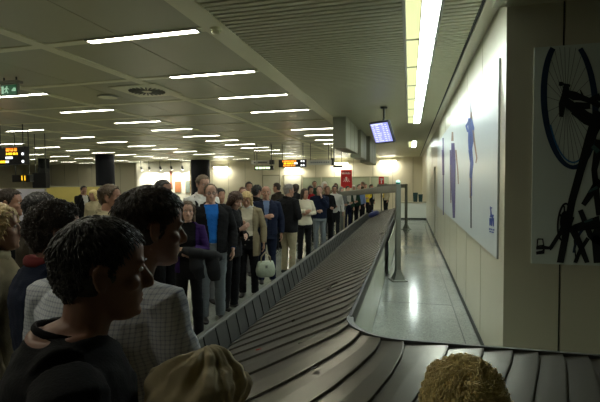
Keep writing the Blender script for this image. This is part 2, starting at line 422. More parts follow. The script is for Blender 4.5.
    def garment(nm, m, ex, zlo, slv, opening=None, wrinkle=.004, neckz=1.50, mats=None):
        mb = MB(); loft(mb, torso_sec(b, belly, fem, ex, zlo, neckz))
        mb.tube([(-.11*b,-.02,1.435),(0,-.03,1.455),(.11*b,-.02,1.435)], [.055+ex*.4, .05+ex*.5, .055+ex*.4], 14)
        for sd in (1, -1):
            S, e, w, d = J[sd]
            if slv == 'long':
                c = w - (w-e).normalized()*.01
                mb.tube([S-Vector((.05*sd,0,0)), S, (S+e)/2, e, (e+w)/2, c], [.058+ex*.6, .064+ex*.6, .056+ex*.55, .048+ex*.6, .045+ex*.5, .036+ex*.45], 14)
            else:
                c = S*.25+e*.75
                mb.tube([S-Vector((.05*sd,0,0)), S, (S+c)/2, c], [.058+ex*.6, .066+ex*.6, .062+ex*.55, .058+ex*.6], 14)
        co, fa = remesh(mb, vx*1.1); nn, _ = normals(co, fa)
        wr = snoise(co*np.array([1, 1, 1.8]), 22, seed+3)*wrinkle + snoise(co*np.array([1.2, 1, 2.4]), 55, seed+4)*wrinkle*.45
        co = co + nn*wr[:, None]
        if opening:
            _, cc = normals(co, fa)
            keep = ~((cc[:, 1] > .03) & (np.abs(cc[:, 0]) < opening(cc[:, 2])) )
            hi = cc[:, 2] > neckz-.03
            fa = [f for f, k in zip(fa, keep) if k]; co, fa = drop_loose(co, fa)
            return npobj(nm, co, fa, m, t, solid=.008)
        return npobj(nm, co, fa, m, t)
    if inner:
        garment('shirt', inner, .006, .86, 'long', None, .0025, 1.497)
    if kind == 'jacket':
        gm_ = garment('jacket', outer, .026, hem, 'long', (lambda z: np.where(z < 1.1, vop, vop+(z-1.1)*.12)) if inner else None)
        cb = MB()
        ring = []
        for j in range(17):
            a = -PI/2 - 2.5 + 5.0*j/16 if inner else 2*PI*j/16
            ring.append(Vector((.078*math.cos(a), -.022+.074*math.sin(a), 1.487 - .02*math.sin(a))))
        cb.tube(ring, .017, 8, 1.5); cb.obj('collar', collar or outer, gm_, True)
    elif kind == 'cardigan':
        garment('cardigan', outer, .022, hem, 'long', lambda z: np.full_like(z, .10))
    elif kind == 'shirt':
        gm_ = garment('shirt', outer, .018, hem, 'short' if short_sleeve else 'long', None, .005, 1.495)
        cb = MB(); ring = [Vector((.066*math.cos(a)+leanx*.45, -.026+lean*.5+.064*math.sin(a), (1.494 if short_sleeve else 1.505) - .022*math.sin(a))) for a in [2*PI*j/16 for j in range(17)]]
        cb.tube(ring, .005 if short_sleeve else .014, 8, 1.8); cb.obj('collar', collar or outer, gm_, True)
    if neck:
        cb = MB(); ring = [Vector((.078*math.cos(a), -.02+.076*math.sin(a), 1.50 - .02*math.sin(a))) for a in [2*PI*j/16 for j in range(17)]]
        cb.tube(ring, .022, 8, 1.5); cb.obj('scarf', neck, t, True)
    return t, Hm, J, s

# ------------------------------------------------------------------ setting
CEIL = 3.34
def nt(m): return m.node_tree.nodes, m.node_tree.links, m.node_tree.nodes['Principled BSDF']
floor_m = mat('terrazzo', (.4, .42, .37), .16, bump=.0, var=.1)
n, l, b = nt(floor_m)
tc = n.new('ShaderNodeTexCoord'); vo = n.new('ShaderNodeTexVoronoi'); vo.inputs['Scale'].default_value = 70; l.new(tc.outputs['Object'], vo.inputs['Vector'])
rmp = n.new('ShaderNodeValToRGB'); rmp.color_ramp.elements[0].color = (.20,.215,.19,1); rmp.color_ramp.elements[1].color = (.35,.37,.325,1)
l.new(vo.outputs['Color'], rmp.inputs['Fac'])
n3 = n.new('ShaderNodeTexNoise'); n3.inputs['Scale'].default_value = 1.3; n3.inputs['Detail'].default_value = 6; l.new(tc.outputs['Object'], n3.inputs['Vector'])
mx = n.new('ShaderNodeMix'); mx.data_type = 'RGBA'; mx.blend_type = 'MULTIPLY'; mx.inputs['Factor'].default_value = .5
l.new(rmp.outputs['Color'], mx.inputs['A']); l.new(n3.outputs['Fac'], mx.inputs['B']); 
gm = n.new('ShaderNodeGamma'); gm.inputs['Gamma'].default_value = .9; l.new(mx.outputs['Result'], gm.inputs['Color'])
l.new(gm.outputs['Color'], b.inputs['Base Color'])
rr = n.new('ShaderNodeMapRange'); rr.inputs['To Min'].default_value = .07; rr.inputs['To Max'].default_value = .22; l.new(n3.outputs['Fac'], rr.inputs['Value']); l.new(rr.outputs['Result'], b.inputs['Roughness'])
joint_m = mat('dark_joint', (.03, .032, .028), .6)
wall_m = mat('cream_wall_panel', (.56, .53, .40), .28, var=.04)
far_m = mat('far_wall_paint', (.56, .52, .38), .5, var=.05, vscale=.6)
seam_m = mat('black_seam', (.012, .012, .01), .6)
white_p = mat('white_paint', (.62, .62, .58), .45)
ceil_m = mat('ceiling_panel', (.50, .49, .32), .36, var=.05, vscale=1.2)
run_m = mat('ceiling_runner', (.88, .86, .60), .4)
slat_m = mat('ceiling_slat', (.62, .61, .42), .42, metal=.1)
void_m = mat('ceiling_void', (.03, .03, .022), .8)
lamp_m = emis('lamp_tube', (1.0, .97, .80), 11)
lampR_m = emis('corridor_lamp', (.88, 1.0, .95), 12)
dim_m = emis('reflector_glow', (.80, .85, .42), .38)  # own emission stands in for tube light reflected on the dim half
frame_m = mat('lamp_frame', (.5, .5, .42), .4)
steel_m = mat('brushed_steel', (.17, .18, .15), .42, metal=.5, var=.12)
darksteel_m = mat('dark_metal', (.06, .065, .055), .45, metal=.4)

mb = MB(); mb.bb((-30, -5, -.1), (7, 30, 0)); struct(mb.obj('floor', floor_m))
mb = MB()
mb.bb((.60, 3.9, 0), (.612, 24, .0015)); mb.bb((-.45, 20.9, 0), (.77, 20.93, .0015))
for yy in (6.5, 10.5, 14.5): mb.bb((-.40, yy, 0), (.6, yy+.008, .0012))
struct(mb.obj('trim_1', joint_m))
# ceiling: solid deck above everything
mb = MB(); mb.bb((-30, -5, 3.55), (7, 30, 3.7)); struct(mb.obj('ceiling', void_m))
# grid ceiling panels, with thin dark joints between them
GX0 = -1.90; BW = 2.06; DY = 1.64; Y0 = 4.02
mb = MB()
for i in range(14):
    x1 = GX0 - .02 - i*BW; x0 = x1 - BW
    for j in range(-6, 17):
        ya = Y0 + j*DY; yb = ya + DY
        if ya > 28 or x0 < -30.1: continue
        for k in range(2):
            xa = x0 + .08 + k*(BW-.16)/2; xb = xa + (BW-.16)/2 - .014
            mb.bb((xa, ya+.045, 3.35), (xb, yb-.045, 3.38))
struct(mb.obj('ceiling', ceil_m))
mb = MB()
for i in range(15):
    x = GX0 - i*BW + (0 if i else .03); w = .22 if i == 0 else .13
    mb.bb((x-w/2-.02, -5, 3.335), (x+w/2, 28, 3.40))
for j in range(-6, 16):
    y = Y0 + j*DY; mb.bb((-30, y-.055, 3.338), (GX0-.06, y+.055, 3.41))
struct(mb.obj('trim_2', run_m))
# linear slat ceiling above the belt
mb = MB(); y = -2.0; fx0, fx1 = -.04, .26; FY0, FY1 = 3.72, 11.95
while y < 28:
    pcs = [(-1.82, .60)] if not (FY0-.05 < y < FY1 or 17.1 < y < 20.4) else [(-1.82, fx0-.03), (fx1+.03, .60)]
    for a, c in pcs: mb.bb((a, y, 3.34), (c, y+.056, 3.375))
    y += .088
struct(mb.obj('ceiling', slat_m))
mb = MB(); mb.bb((.635, -2, 3.34), (.80, 28, 3.40)); struct(mb.obj('trim_3', wall_m))
mb = MB(); mb.bb((.60, -2, 3.36), (.64, 28, 3.42)); struct(mb.obj('trim_4', seam_m))
# walls
XW = .77; YC = 3.9
mb = MB()
mb.bb((XW, YC+.1, 0), (XW+.14, 13.7, 3.36)); mb.bb((XW, 14.6, 0), (XW+.14, 28.2, 3.36)); mb.bb((XW, 13.7, 2.25), (XW+.14, 14.6, 3.36))
struct(mb.obj('wall_right', wall_m))
mb = MB(); mb.bb((XW+.05, 13.7, 0), (XW+.09, 14.6, 2.25)); struct(mb.obj('door_1', mat('brown_door', (.10, .075, .045), .5)))
mb = MB()
for yy in (5.1, 6.35, 7.6, 8.85, 10.1, 11.35, 12.6, 15.8, 17.6, 19.4): mb.bb((XW-.003, yy, .09), (XW+.01, yy+.008, 3.34))
struct(mb.obj('trim_5', mat('wall_joint_soft', (.50, .475, .355), .5)))
mb = MB(); mb.bb((XW-.012, YC-.01, 0), (XW+.02, 13.7, .07)); mb.bb((XW-.012, 14.6, 0), (XW+.02, 20.9, .07)); struct(mb.obj('baseboard_right', joint_m))
mb = MB(); xs = 1.185
mb.bb((XW+.0, YC, 0), (xs, YC+.1, 3.4)); mb.bb((xs+.018, YC, 0), (2.45, YC+.1, 3.4)); mb.bb((2.468, YC, 0), (7, YC+.1, 3.4))
struct(mb.obj('wall_front', wall_m))
mb = MB(); mb.bb((xs-.01, YC+.03, 0), (xs+.03, YC+.09, 3.4)); mb.bb((2.44, YC+.03, 0), (2.48, YC+.09, 3.4)); struct(mb.obj('trim_6', seam_m))
mb = MB(); mb.bb((.66, 3.3, 3.22), (7, YC-.002, 3.34)); mb.bb((.60, -3, 3.335), (7, 3.3, 3.36)); struct(mb.obj('trim_7', ceil_m))
mb = MB(); mb.bb((-30, 28, 0), (7, 28.2, 3.6)); struct(mb.obj('wall_far', far_m))
mb = MB(); mb.bb((-30.2, -5, 0), (-30, 28.2, 3.7)); struct(mb.obj('wall_left', far_m))
mb = MB(); mb.bb((-30, -5.2, 0), (7, -5, 3.7)); struct(mb.obj('wall_back', mat('dim_wall', (.2, .19, .14), .6)))
mb = MB(); mb.bb((7, -5, 0), (7.2, YC+.2, 3.7)); struct(mb.obj('wall_side', far_m))
# joints and window band of the far wall
mb = MB()
for k in range(30): mb.bb((.2-k*1.25, 27.985, 0), (.225-k*1.25, 28.0, 3.3))
struct(mb.obj('trim_8', mat('wall_joint', (.26, .25, .18), .5)))
win_m = mat('office_glass', (.33, .36, .25), .12, var=.1)
wfr_m = mat('olive_frame', (.42, .40, .28), .5)
for k, (xa, xb) in enumerate(((-6.9, -5.7), (-5.6, -4.4), (-3.6, -2.5), (-2.4, -1.3))):
    fm = MB(); fm.bb((xa, 27.94, 1.15), (xb, 27.97, 2.1)); o = struct(fm.obj('window_%d' % (k+1), win_m))
    g = MB()
    for a, c in (((xa-.04, 1.11), (xb+.04, 1.15)), ((xa-.04, 2.1), (xb+.04, 2.14)), ((xa-.04, 1.15), (xa, 2.1)), ((xb, 1.15), (xb+.04, 2.1))): g.bb((a[0], 27.92, a[1]), (c[0], 27.98, c[1]))
    g.obj('window_frame', wfr_m, o)
# pair of office doors in the far wall
for k, xa in enumerate((-9.7, -8.2)):
    d = MB(); d.bb((xa, 27.93, 0), (xa+1.15, 27.97, 2.25)); o = struct(d.obj('door_%d' % (k+2), mat('far_door', (.48, .46, .35), .5)))
    g = MB(); g.bb((xa-.06, 27.91, 0), (xa, 27.98, 2.32)); g.bb((xa+1.15, 27.91, 0), (xa+1.21, 27.98, 2.32)); g.bb((xa, 27.91, 2.25), (xa+1.15, 27.98, 2.32)); g.obj('door_frame', mat('wall_joint', (.26,.25,.18), .5), o)
    g = MB(); g.bb((xa+.12, 27.88, .95), (xa+.24, 27.93, 1.0)); g.obj('door_handle', steel_m, o)
# white display wall, left rear, and its spotlights and pictures
xL, xR = onY(137, 190, 27.0).x, onY(190, 190, 27.0).x
mb = MB(); mb.bb((xL, 27.0, 0), (xR, 27.15, 3.3)); struct(mb.obj('wall_display', mat('display_white', (.72, .70, .58), .6)))
# black columns
col_m = mat('black_column', (.008, .009, .013), .65, spec=.2)
for k, (px, zc, r) in enumerate(((106, 23, .47), (201, 29, .62), (45, 26, .30))):
    x, y = W(px, zc); c = MB(); c.cyl((x, y, 0), (x, y, 3.36), r, 28); o = c.obj('column', col_m, smooth=False); struct(o)
    c2 = MB(); c2.cyl((x, y, 0), (x, y, .12), r+.02, 28); c2.obj('column_base', darksteel_m, o)
# low white counter at the corridor end
t = thing('counter', 'low white counter closing the far end of the corridor', 'counter', (0, 0, 0))
mb = MB(); mb.bb((-.55, 21.0, .06), (.76, 21.4, .78)); mb.obj('body', mat('counter_white', (.66, .68, .60), .4), t, bevel=.01)
mb = MB(); mb.bb((-.60, 20.96, .78), (.765, 21.44, .82)); mb.obj('countertop', mat('counter_top', (.38, .36, .24), .4), t, bevel=.006)
mb = MB(); mb.bb((-.53, 21.03, 0), (.76, 21.37, .06)); mb.obj('plinth', joint_m, t)
for (px, h, w, lb) in ((415.4, .44, .22, 'taller dark green bin standing on the low white counter'), (420.5, .36, .20, 'shorter dark green bin standing on the low white counter')):
    x = onY(px, 195, 21.2).x; q = thing('waste_bin', lb, 'bin', (x, 21.2, .82))
    g = MB(); ww = w*.5
    g.rings([[Vector((sx*k, sy*k*.8, z)) for sx, sy in ((-1,-1),(1,-1),(1,1),(-1,1))] for z, k in ((0, ww*.8), (h*.85, ww), (h*.85, ww*.94), (h*.87, ww*.94))]); g.obj('body', mat('dark_green_plastic', (.008, .035, .033), .4), q, bevel=.008)
    g = MB(); g.bb((-ww*1.05, -ww*.85, h*.86), (ww*1.05, ww*.85, h)); g.obj('lid', mat('dark_green_plastic', (.008,.035,.033), .4), q, bevel=.012)

# ------------------------------------------------------------------ ceiling lights
lights = []
LY = [-.9, .74, 2.38, 4.02, 5.66, 7.3, 8.94, 12.22, 13.86, 15.5, 17.14, 18.8, 20.4, 22.1, 23.7, 25.3]
cols = [(-2.72, LY), (-6.6, [-.5, 1.1, 2.8, 4.4, 6.06, 7.75, 9.5, 11.1, 12.9, 14.5, 16.2, 17.9, 19.6, 22.0, 24.6]),
        (-10.6, [1.7, 3.3, 5.0, 8.3, 10.0, 12.0, 13.7, 15.5, 17.2, 19.0, 21.0, 23.5, 26.0]), (-14.6, [1.5, 4.8, 8.0, 9.7, 11.5, 13.1, 14.8, 16.5, 18.2, 19.9, 21.5, 23.1, 24.8, 26.6]), (-18.7, [6.4, 9.7, 13, 14.7, 16.4, 18.1, 19.8, 21.6, 23.2, 24.9, 26.6]), (-22.8, [9.7, 13.0, 16.3, 18, 19.8, 21.6, 23.3, 24.9, 26.6])]  # end lamps of the last three rows added to brighten the far wall
first = None
def txt(i): return ('nearest', 'second', 'third', 'fourth', 'fifth', 'sixth', 'seventh', 'eighth', 'ninth', 'tenth', 'eleventh', 'twelfth', 'thirteenth', 'fourteenth', 'fifteenth', 'sixteenth', 'seventeenth', 'eighteenth')[i]
cname = ('row nearest the slatted ceiling', 'second row from the slatted ceiling', 'third row from the slatted ceiling', 'fourth row from the slatted ceiling', 'fifth row from the slatted ceiling', 'row farthest from the slatted ceiling')
for ci, (x, ys) in enumerate(cols):
    for i, y in enumerate(ys):
        lb = 'slim white ceiling light, %s along the %s' % (txt(i), cname[ci])
        if first is None:
            t = thing('ceiling_light', lb, 'light', (x, y, 3.33), 0, 'slim lights in the panel ceiling')
            g = MB(); g.bb((-.66, -.058, 0), (.66, -.044, .04)); g.bb((-.66, .044, 0), (.66, .058, .04)); g.bb((-.66, -.044, 0), (-.64, .044, .04)); g.bb((.64, -.044, 0), (.66, .044, .04)); g.obj('frame', frame_m, t)
            g = MB(); g.bb((-.64, -.044, .004), (.64, .044, .02)); g.obj('diffuser', lamp_m, t); first = t
        else:
            r = first.copy(); C.objects.link(r); r.location = (x, y, 3.33); r['label'] = lb
            for ch in list(first.children): c = ch.copy(); C.objects.link(c); c.parent = r
# the long recessed light over the corridor and its far twin
def trough(y0, y1, nseg, lb):
    t = thing('recessed_light', lb, 'light', (0, y0, 3.335)); L = y1-y0
    g = MB(); g.bb((fx0-.03, 0, 0), (fx0, L, .06)); g.bb((fx1, 0, 0), (fx1+.03, L, .06)); g.bb((fx0, -.02, 0), (fx1, 0, .06)); g.bb((fx0, L, 0), (fx1, L+.02, .06)); g.obj('frame', frame_m, t)
    for k in range(nseg):
        a = L*k/nseg+.015; c = L*(k+1)/nseg-.015
        g = MB(); g.bb((.105, a, .010), (fx1-.003, c, .03)); g.obj('diffuser', lampR_m, t)
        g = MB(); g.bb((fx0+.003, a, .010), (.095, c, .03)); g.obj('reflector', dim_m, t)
    g = MB(); g.bb((.095, 0, .0), (.105, L, .04))
    for k in range(1, nseg): g.bb((fx0, L*k/nseg-.014, .0), (fx1, L*k/nseg+.014, .04))
    g.obj('divider', frame_m, t)
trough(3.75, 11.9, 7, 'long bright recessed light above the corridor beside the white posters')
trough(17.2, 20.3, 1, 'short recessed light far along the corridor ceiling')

# wash lights on the far wall
for px, py, lb in ((220, 167, 'bright wall light left of the green lit sign'), (388, 158, 'bright wall light above the small red sign'), (340, 163, 'bright wall light left of the big grey ducts'), (292, 168, 'bright wall light below the orange lit display')):
    p = onY(px, py, 27.6); t = thing('wall_light', lb, 'light', (p.x, 27.6, min(p.z, 3.1)))
    g = MB(); g.bb((-.5, .12, -.03), (.5, .4, .05)); g.obj('housing', frame_m, t, bevel=.01)
    g = MB(); g.bb((-.48, -.0, -.06), (.48, .12, -.0)); g.obj('tube', emis('wash_tube', (1, .97, .85), 9 if px != 292 else 9), t)
    ld = bpy.data.lights.new('wash', 'AREA'); ld.energy = 14; ld.size = .9; ld.size_y = .12; ld.shape = 'RECTANGLE'; ld.color = (1, .96, .82)
    lo = bpy.data.objects.new('wash', ld); C.objects.link(lo); lo.parent = t; lo.location = (0, .05, -.08); lo.rotation_euler = (math.radians(15), 0, 0)
for px in (141, 149, 160, 171, 182):
    p = onY(px, 172, 26.25); t = thing('spotlight', 'small black track spotlight above the white display wall, %s from its left end' % txt((141,149,160,171,182).index(px)).replace('nearest', 'first'), 'spotlight', (p.x, 26.25, 2.95))
    g = MB(); g.cyl((0, 0, 0), (0, .12, -.2), .07, 12); g.obj('head', darksteel_m, t)
    g = MB(); g.cyl((0, 0, .0), (0, 0, .40), .015, 8); g.obj('stem', darksteel_m, t)
    g = MB(); g.cyl((0, .121, -.201), (0, .125, -.207), .06, 12); g.obj('bulb', emis('spot_bulb', (1, .97, .85), 20), t)
    ld = bpy.data.lights.new('spot', 'SPOT'); ld.energy = 55; ld.spot_size = math.radians(95); ld.spot_blend = .6; ld.color = (1, .96, .82); ld.shadow_soft_size = .04
    lo = bpy.data.objects.new('spot', ld); C.objects.link(lo); lo.parent = t; lo.location = (0, .14, -.24); lo.rotation_euler = (math.radians(35), 0, 0)
for px, w, h, col, lb in ((178, .5, .8, (.38, .14, .05), 'small orange framed picture on the white display wall'), (188, .4, .9, (.2, .24, .2), 'small grey green framed picture on the white display wall'), (171, .2, 1.3, (.36, .10, .06), 'narrow red banner on the white display wall')):
    p = onY(px, 187 if px != 171 else 180, 26.97); t = thing('framed_picture', lb, 'picture', (p.x, 26.96, p.z))
    g = MB(); g.bb((-w/2, 0, -h/2), (w/2, .04, h/2)); g.obj('frame', mat('picture_frame_%d' % px, (.3, .22, .12), .5), t)
    g = MB(); g.bb((-w/2+.05, -.01, -h/2+.05), (w/2-.05, .0, h/2-.05)); g.obj('print', mat('picture_%d' % px, col, .6, var=.5, vscale=9), t)
# partition boards on the left
for pa, pb, pt, col, lb, zc in ((-40, 46, 189.0, (.70, .67, .78), 'pale lilac partition board at the left behind the crowd', 15.5), (47, 108, 187.5, (.75, .62, .18), 'yellow partition board right of the lilac one', 15.5)):
    a = W(pa, zc); c = W(pb, zc); z = 1.8-(pt-184.7)/F*zc
    t = thing('partition_board', lb, 'partition', ((a[0]+c[0])/2, (a[1]+c[1])/2, 0), math.atan2(c[1]-a[1], c[0]-a[0])); Lw = math.hypot(c[0]-a[0], c[1]-a[1])/2
    g = MB(); g.bb((-Lw, -.03, .1), (Lw, .03, z)); g.obj('panel', mat('board_'+('lilac' if pa < 0 else 'yellow'), col, .6, var=.08), t)
    g = MB(); g.bb((-Lw, -.04, z), (Lw, .04, z+.04)); g.bb((-Lw-.02, -.04, 0), (-Lw+.02, .04, z)); g.bb((Lw-.02, -.04, 0), (Lw+.02, .04, z)); g.obj('frame', mat('board_frame', (.45, .42, .30), .5), t)

# ------------------------------------------------------------------ ceiling fittings
p = onZ(147, 91, 3.335); t = thing('ceiling_vent', 'round slotted air vent on a square plate in the panel ceiling', 'vent', (p.x, p.y, 3.33))
g = MB(); g.bb((-.42, -.42, 0), (.42, .42, .012)); g.obj('plate', run_m, t, bevel=.004)
g = MB()
for k in range(24):
    a = 2*PI*k/24; g.box((.19*math.cos(a), .19*math.sin(a), -.004), (.20, .022, .012), Matrix.Rotation(a, 3, 'Z'))
g.obj('slots', mat('vent_slot', (.12, .118, .08), .6), t)
g = MB(); g.cyl((0, 0, -.012), (0, 0, .002), .07, 20); g.obj('hub', run_m, t)
p = onZ(108, 97, 3.335)
t = thing('ceiling_speaker', 'round pale ceiling speaker beside the slotted air vent', 'speaker', (p.x, p.y, 3.33)); g = MB(); g.cyl((0, 0, -.006), (0, 0, .01), .16, 28); g.obj('grille', run_m, t); g = MB(); g.tube([(.165*math.cos(a), .165*math.sin(a), 0) for a in [2*PI*j/28 for j in range(29)]], .01, 6); g.obj('rim', frame_m, t)
p = onZ(216, 29, 3.33); t = thing('smoke_detector', 'small round smoke detector on the ceiling beam', 'detector', (p.x, p.y, 3.325))
g = MB(); g.cyl((0, 0, -.015), (0, 0, .01), .062, 24); g.obj('base', run_m, t, bevel=.003)
g = MB(); g.rings([[Vector((r*math.cos(a), r*math.sin(a), z)) for a in [2*PI*j/20 for j in range(20)]] for r, z in ((.048, -.015), (.045, -.035), (.03, -.045), (.012, -.048))]); g.obj('cap', run_m, t, True)
# grey ducts hanging beside the ceiling beam
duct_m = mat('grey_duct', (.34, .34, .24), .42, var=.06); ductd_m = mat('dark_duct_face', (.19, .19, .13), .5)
for k, (ya, yb, xa, xb, zb, lb) in enumerate(((10.1, 12.4, -1.76, -1.44, 2.60, 'large grey box duct hanging from ceiling, nearest of three'), (12.75, 14.3, -1.70, -1.38, 2.52, 'middle grey box duct hanging from the ceiling'), (14.6, 17.2, -1.62, -1.28, 2.45, 'farthest grey box duct hanging from the ceiling'))):
    t = thing('ceiling_duct', lb, 'duct', ((xa+xb)/2, (ya+yb)/2, zb)); w = (xb-xa)/2; d = (yb-ya)/2
    g = MB(); g.bb((-w, -d, 0), (w, d, CEIL-zb-.005)); g.obj('body', duct_m, t, bevel=.012)
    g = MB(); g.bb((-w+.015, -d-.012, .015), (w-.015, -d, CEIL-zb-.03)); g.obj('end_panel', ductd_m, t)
    g = MB()
    for q in (.33, .66): g.bb((w, -d+2*d*q-.006, .0), (w+.004, -d+2*d*q+.006, CEIL-zb-.02))
    g.obj('seam', ductd_m, t)
# hanging monitor
px0 = onZ(384, 107, 3.34); mx_, my_ = W(382, px0.y*.969-px0.x*.247)
t = thing('hanging_monitor', 'tilted flat monitor with lit lilac screen hanging from the slatted ceiling', 'monitor', (px0.x, px0.y, 3.34))
zc0 = px0.y*.969-px0.x*.247
cz = 1.8+(181.5-133)/F*zc0 - 3.34
R = Matrix.Rotation(math.radians(-38), 3, 'Z') @ Matrix.Rotation(math.radians(25), 3, 'X')
offs = Vector((-.05, -.03, cz))
def mo(a): return [R @ Vector(q) + offs for q in a]
def mbox(g, a, c): g.box(R @ Vector([(a[i]+c[i])/2 for i in range(3)]) + offs, [abs(c[i]-a[i]) for i in range(3)], R)
SWx, SHz = .232, .205
g = MB(); mbox(g, (-SWx-.025, 0, -SHz-.03), (SWx+.025, .06, SHz+.03)); g.obj('housing', mat('monitor_case', (.02, .022, .028), .4), t, bevel=.006)
g = MB(); mbox(g, (-SWx, -.006, -SHz), (SWx, .0, SHz)); scr = g.obj('screen', emis('screen_lilac', (.30, .32, .80), .45), t)
g = MB(); rn = random.Random(4)
for r_ in range(9):
    z = SHz-.045-r_*.042
    for (a, c) in ((-.20, -.13), (-.11, .02), (.06, .12), (.145, .20)):
        mbox(g, (a, -.009, z-.008), (a+(c-a)*rn.uniform(.55, 1), -.006, z+.008))
mbox(g, (-.22, -.009, SHz-.028), (.1, -.006, SHz-.008))
g.obj('lettering', emis('screen_white', (.7, .72, 1), .5), scr)
g = MB(); g.tube([(0, 0, 0), (0, 0, cz+.30), offs+R @ Vector((0, .05, .1))], .022, 8); g.obj('pole', darksteel_m, t)
g = MB(); g.cyl((0, 0, -.03), (0, 0, .0), .07, 16); g.obj('ceiling_mount', darksteel_m, t)

# ------------------------------------------------------------------ hanging signs
blk = mat('sign_black', (.008, .008, .008), .35)
def text(s, size, loc, m, parent, rot=(PI/2, 0, 0), name='lettering', align='CENTER', ext=.002):
    cu = bpy.data.curves.new(name, 'FONT'); cu.body = s; cu.size = size; cu.align_x = align; cu.align_y = 'CENTER'; cu.extrude = ext
    o = bpy.data.objects.new(name, cu); C.objects.link(o); o.parent = parent; o.location = loc; o.rotation_euler = rot; cu.materials.append(m)
    dg = bpy.context.evaluated_depsgraph_get(); me = bpy.data.meshes.new_from_object(o.evaluated_get(dg)); q = bpy.data.objects.new(name, me); C.objects.link(q); q.parent = parent; q.location = loc; q.rotation_euler = rot; bpy.data.objects.remove(o); return q
def sign(name, label, px, py, zc, w, h, d=.12, cat='sign', rz=None, m=blk, hang=True):
    x, y = W(px, zc); z = 1.8 - (py-(182.3-.0087*(px-300)))/F*zc
    t = thing(name, label, cat, (x, y, z), rz if rz is not None else YAW*.0)
    g = MB(); g.bb((-w/2, 0, -h/2), (w/2, d, h/2)); g.obj('housing', m, t, bevel=.008)
    if hang:
        top = 3.335-z
        for sx in (-1, 1): g = MB(); g.cyl((sx*w*.38, d/2, h/2-.01), (sx*w*.38, d/2, top), .012, 8); g.obj('hanger', darksteel_m, t)
    return t
# exit sign, top left
t = sign('exit_sign', 'green exit sign hanging from the ceiling at top left', 13, 90.5, 6.2, .29, .17, .05, m=mat('sign_grey', (.3, .3, .24), .5), rz=.0)
g = MB(); g.bb((-.135, -.006, -.075), (.135, 0, .06)); fc = g.obj('face', emis('exit_green', (.005, .10, .035), .15), t)
exw = emis('exit_white', (.5, .85, .6), .16)
g = MB(); g.box((.085, -.009, -.005), (.06, .006, .02), Matrix.Rotation(-.7, 3, 'Y')); g.box((.105, -.009, -.022), (.045, .006, .018)); g.box((.118, -.009, -.008), (.018, .006, .045))
g.cyl((-.03, -.006, .035), (-.03, -.010, .035), .012, 12)
for c, s_, r_ in (((-.035, -.009, .005), (.022, .006, .05), .3), ((-.05, -.009, -.03), (.014, .006, .045), .9), ((-.022, -.009, -.035), (.014, .006, .045), -.5), ((-.012, -.009, .008), (.04, .006, .010), .3), ((-.06, -.009, .01), (.04, .006, .010), -.6)): g.box(c, s_, Matrix.Rotation(r_, 3, 'Y'))
g.bb((-.125, -.009, -.06), (-.085, -.006, .045)); g.obj('pictogram', exw, fc)
g = MB(); g.bb((-.16, -.03, .085), (.17, .08, .12)); g.obj('top_rail', mat('sign_grey', (.3, .3, .24), .5), t)
# orange/yellow information display, far left
amber = emis('amber_led', (1.0, .22, .01), .6); yel = emis('yellow_led', (1.0, .55, .02), .8); whi = emis('white_led', (.9, .95, 1), .7); org = emis('orange_led', (1, .30, .03), .8)
def rows(t, spec, d=0):
    for (m, a, c, z, hh) in spec:
        g = MB(); x = a; rn = random.Random(int((a+c+z)*1000))
        while x < c-.01:
            wl = rn.uniform(.03, .05); 
            g.bb((x, -.008, z-hh/2), (min(c, x+wl), 0, z+hh/2)); 
            x += wl+rn.choice((.012, .012, .035))
        g.obj('lettering', m, t)
t = sign('information_display', 'black flight display with amber and yellow rows at far left', 11, 156, 11.0, .95, .46, .15, cat='display')
rows(t, ((amber, -.10, .24, .17, .045), (org, -.10, .24, .13, .035), (yel, -.10, .26, .05, .055), (whi, -.12, .10, -.05, .055), (yel, -.40, -.12, -.15, .06), (whi, -.12, -.03, -.15, .05)))
for z in (.04, -.15):
    g = MB(); g.cyl((.42, -.01, z), (.42, 0, z), .035, 14); g.obj('indicator_lamp', whi, t)
# yellow 11 sign
t = sign('gate_number_sign', 'black box sign with a yellow number 11, at far left', 21.5, 178.5, 12, .62, .20, .12)
text('11', .20, (.10, -.012, 0), yel, t, name='number')
t = sign('hanging_screen', 'black blank hanging screen right of the number 11 sign', 39.5, 180.5, 13, .5, .46, .15, cat='screen')
g = MB(); g.bb((-.02, -.02, .23), (.25, .15, .36)); g.obj('top_box', blk, t)
# central orange display and neighbours
t = sign('information_display', 'black display with orange and white rows above the crowd centre', 292.5, 163.5, 17, 1.12, .30, .15, cat='display')
rows(t, ((org, -.40, .16, .085, .065), (yel, -.34, .05, -.0, .065), (org, -.36, .12, -.085, .06), (whi, .08, .22, .0, .07)))
for x_, z in ((.38, .08), (.47, .08), (.38, -.08), (.47, -.08)):
    g = MB(); g.cyl((x_, -.01, z), (x_, 0, z), .035, 12); g.obj('indicator_lamp', whi, t)
t = sign('direction_sign', 'dark hanging sign with pale lit green white lettering, left of orange display', 264, 168, 17, .78, .17, .12)
rows(t, ((emis('pale_green_led', (.75, 1, .55), .8), -.33, .30, 0, .08),))
t = sign('direction_sign', 'grey hanging sign board above the pale lit lettering sign', 263, 162.5, 17.6, .98, .16, .10, m=mat('sign_grey', (.3, .3, .24), .5))
g = MB(); g.bb((-.38, -.01, -.03), (-.30, 0, .03)); g.bb((-.2, -.01, -.02), (.2, 0, .02)); g.obj('lettering', blk, t)
g = MB(); g.bb((.30, -.02, -.09), (.48, 0, .09)); g.obj('end_box', blk, t)
t = sign('direction_sign', 'long pale grey hanging sign right of the orange display', 319.5, 162.5, 17, .96, .19, .10, m=mat('sign_pale', (.50, .52, .48), .5))
g = MB(); rn = random.Random(5); x_ = -.35
while x_ < .35: wl = rn.uniform(.03, .07); g.bb((x_, -.006, -.03), (x_+wl, 0, .03)); x_ += wl+.02
g.obj('lettering', mat('sign_ink', (.2, .22, .24), .5), t)
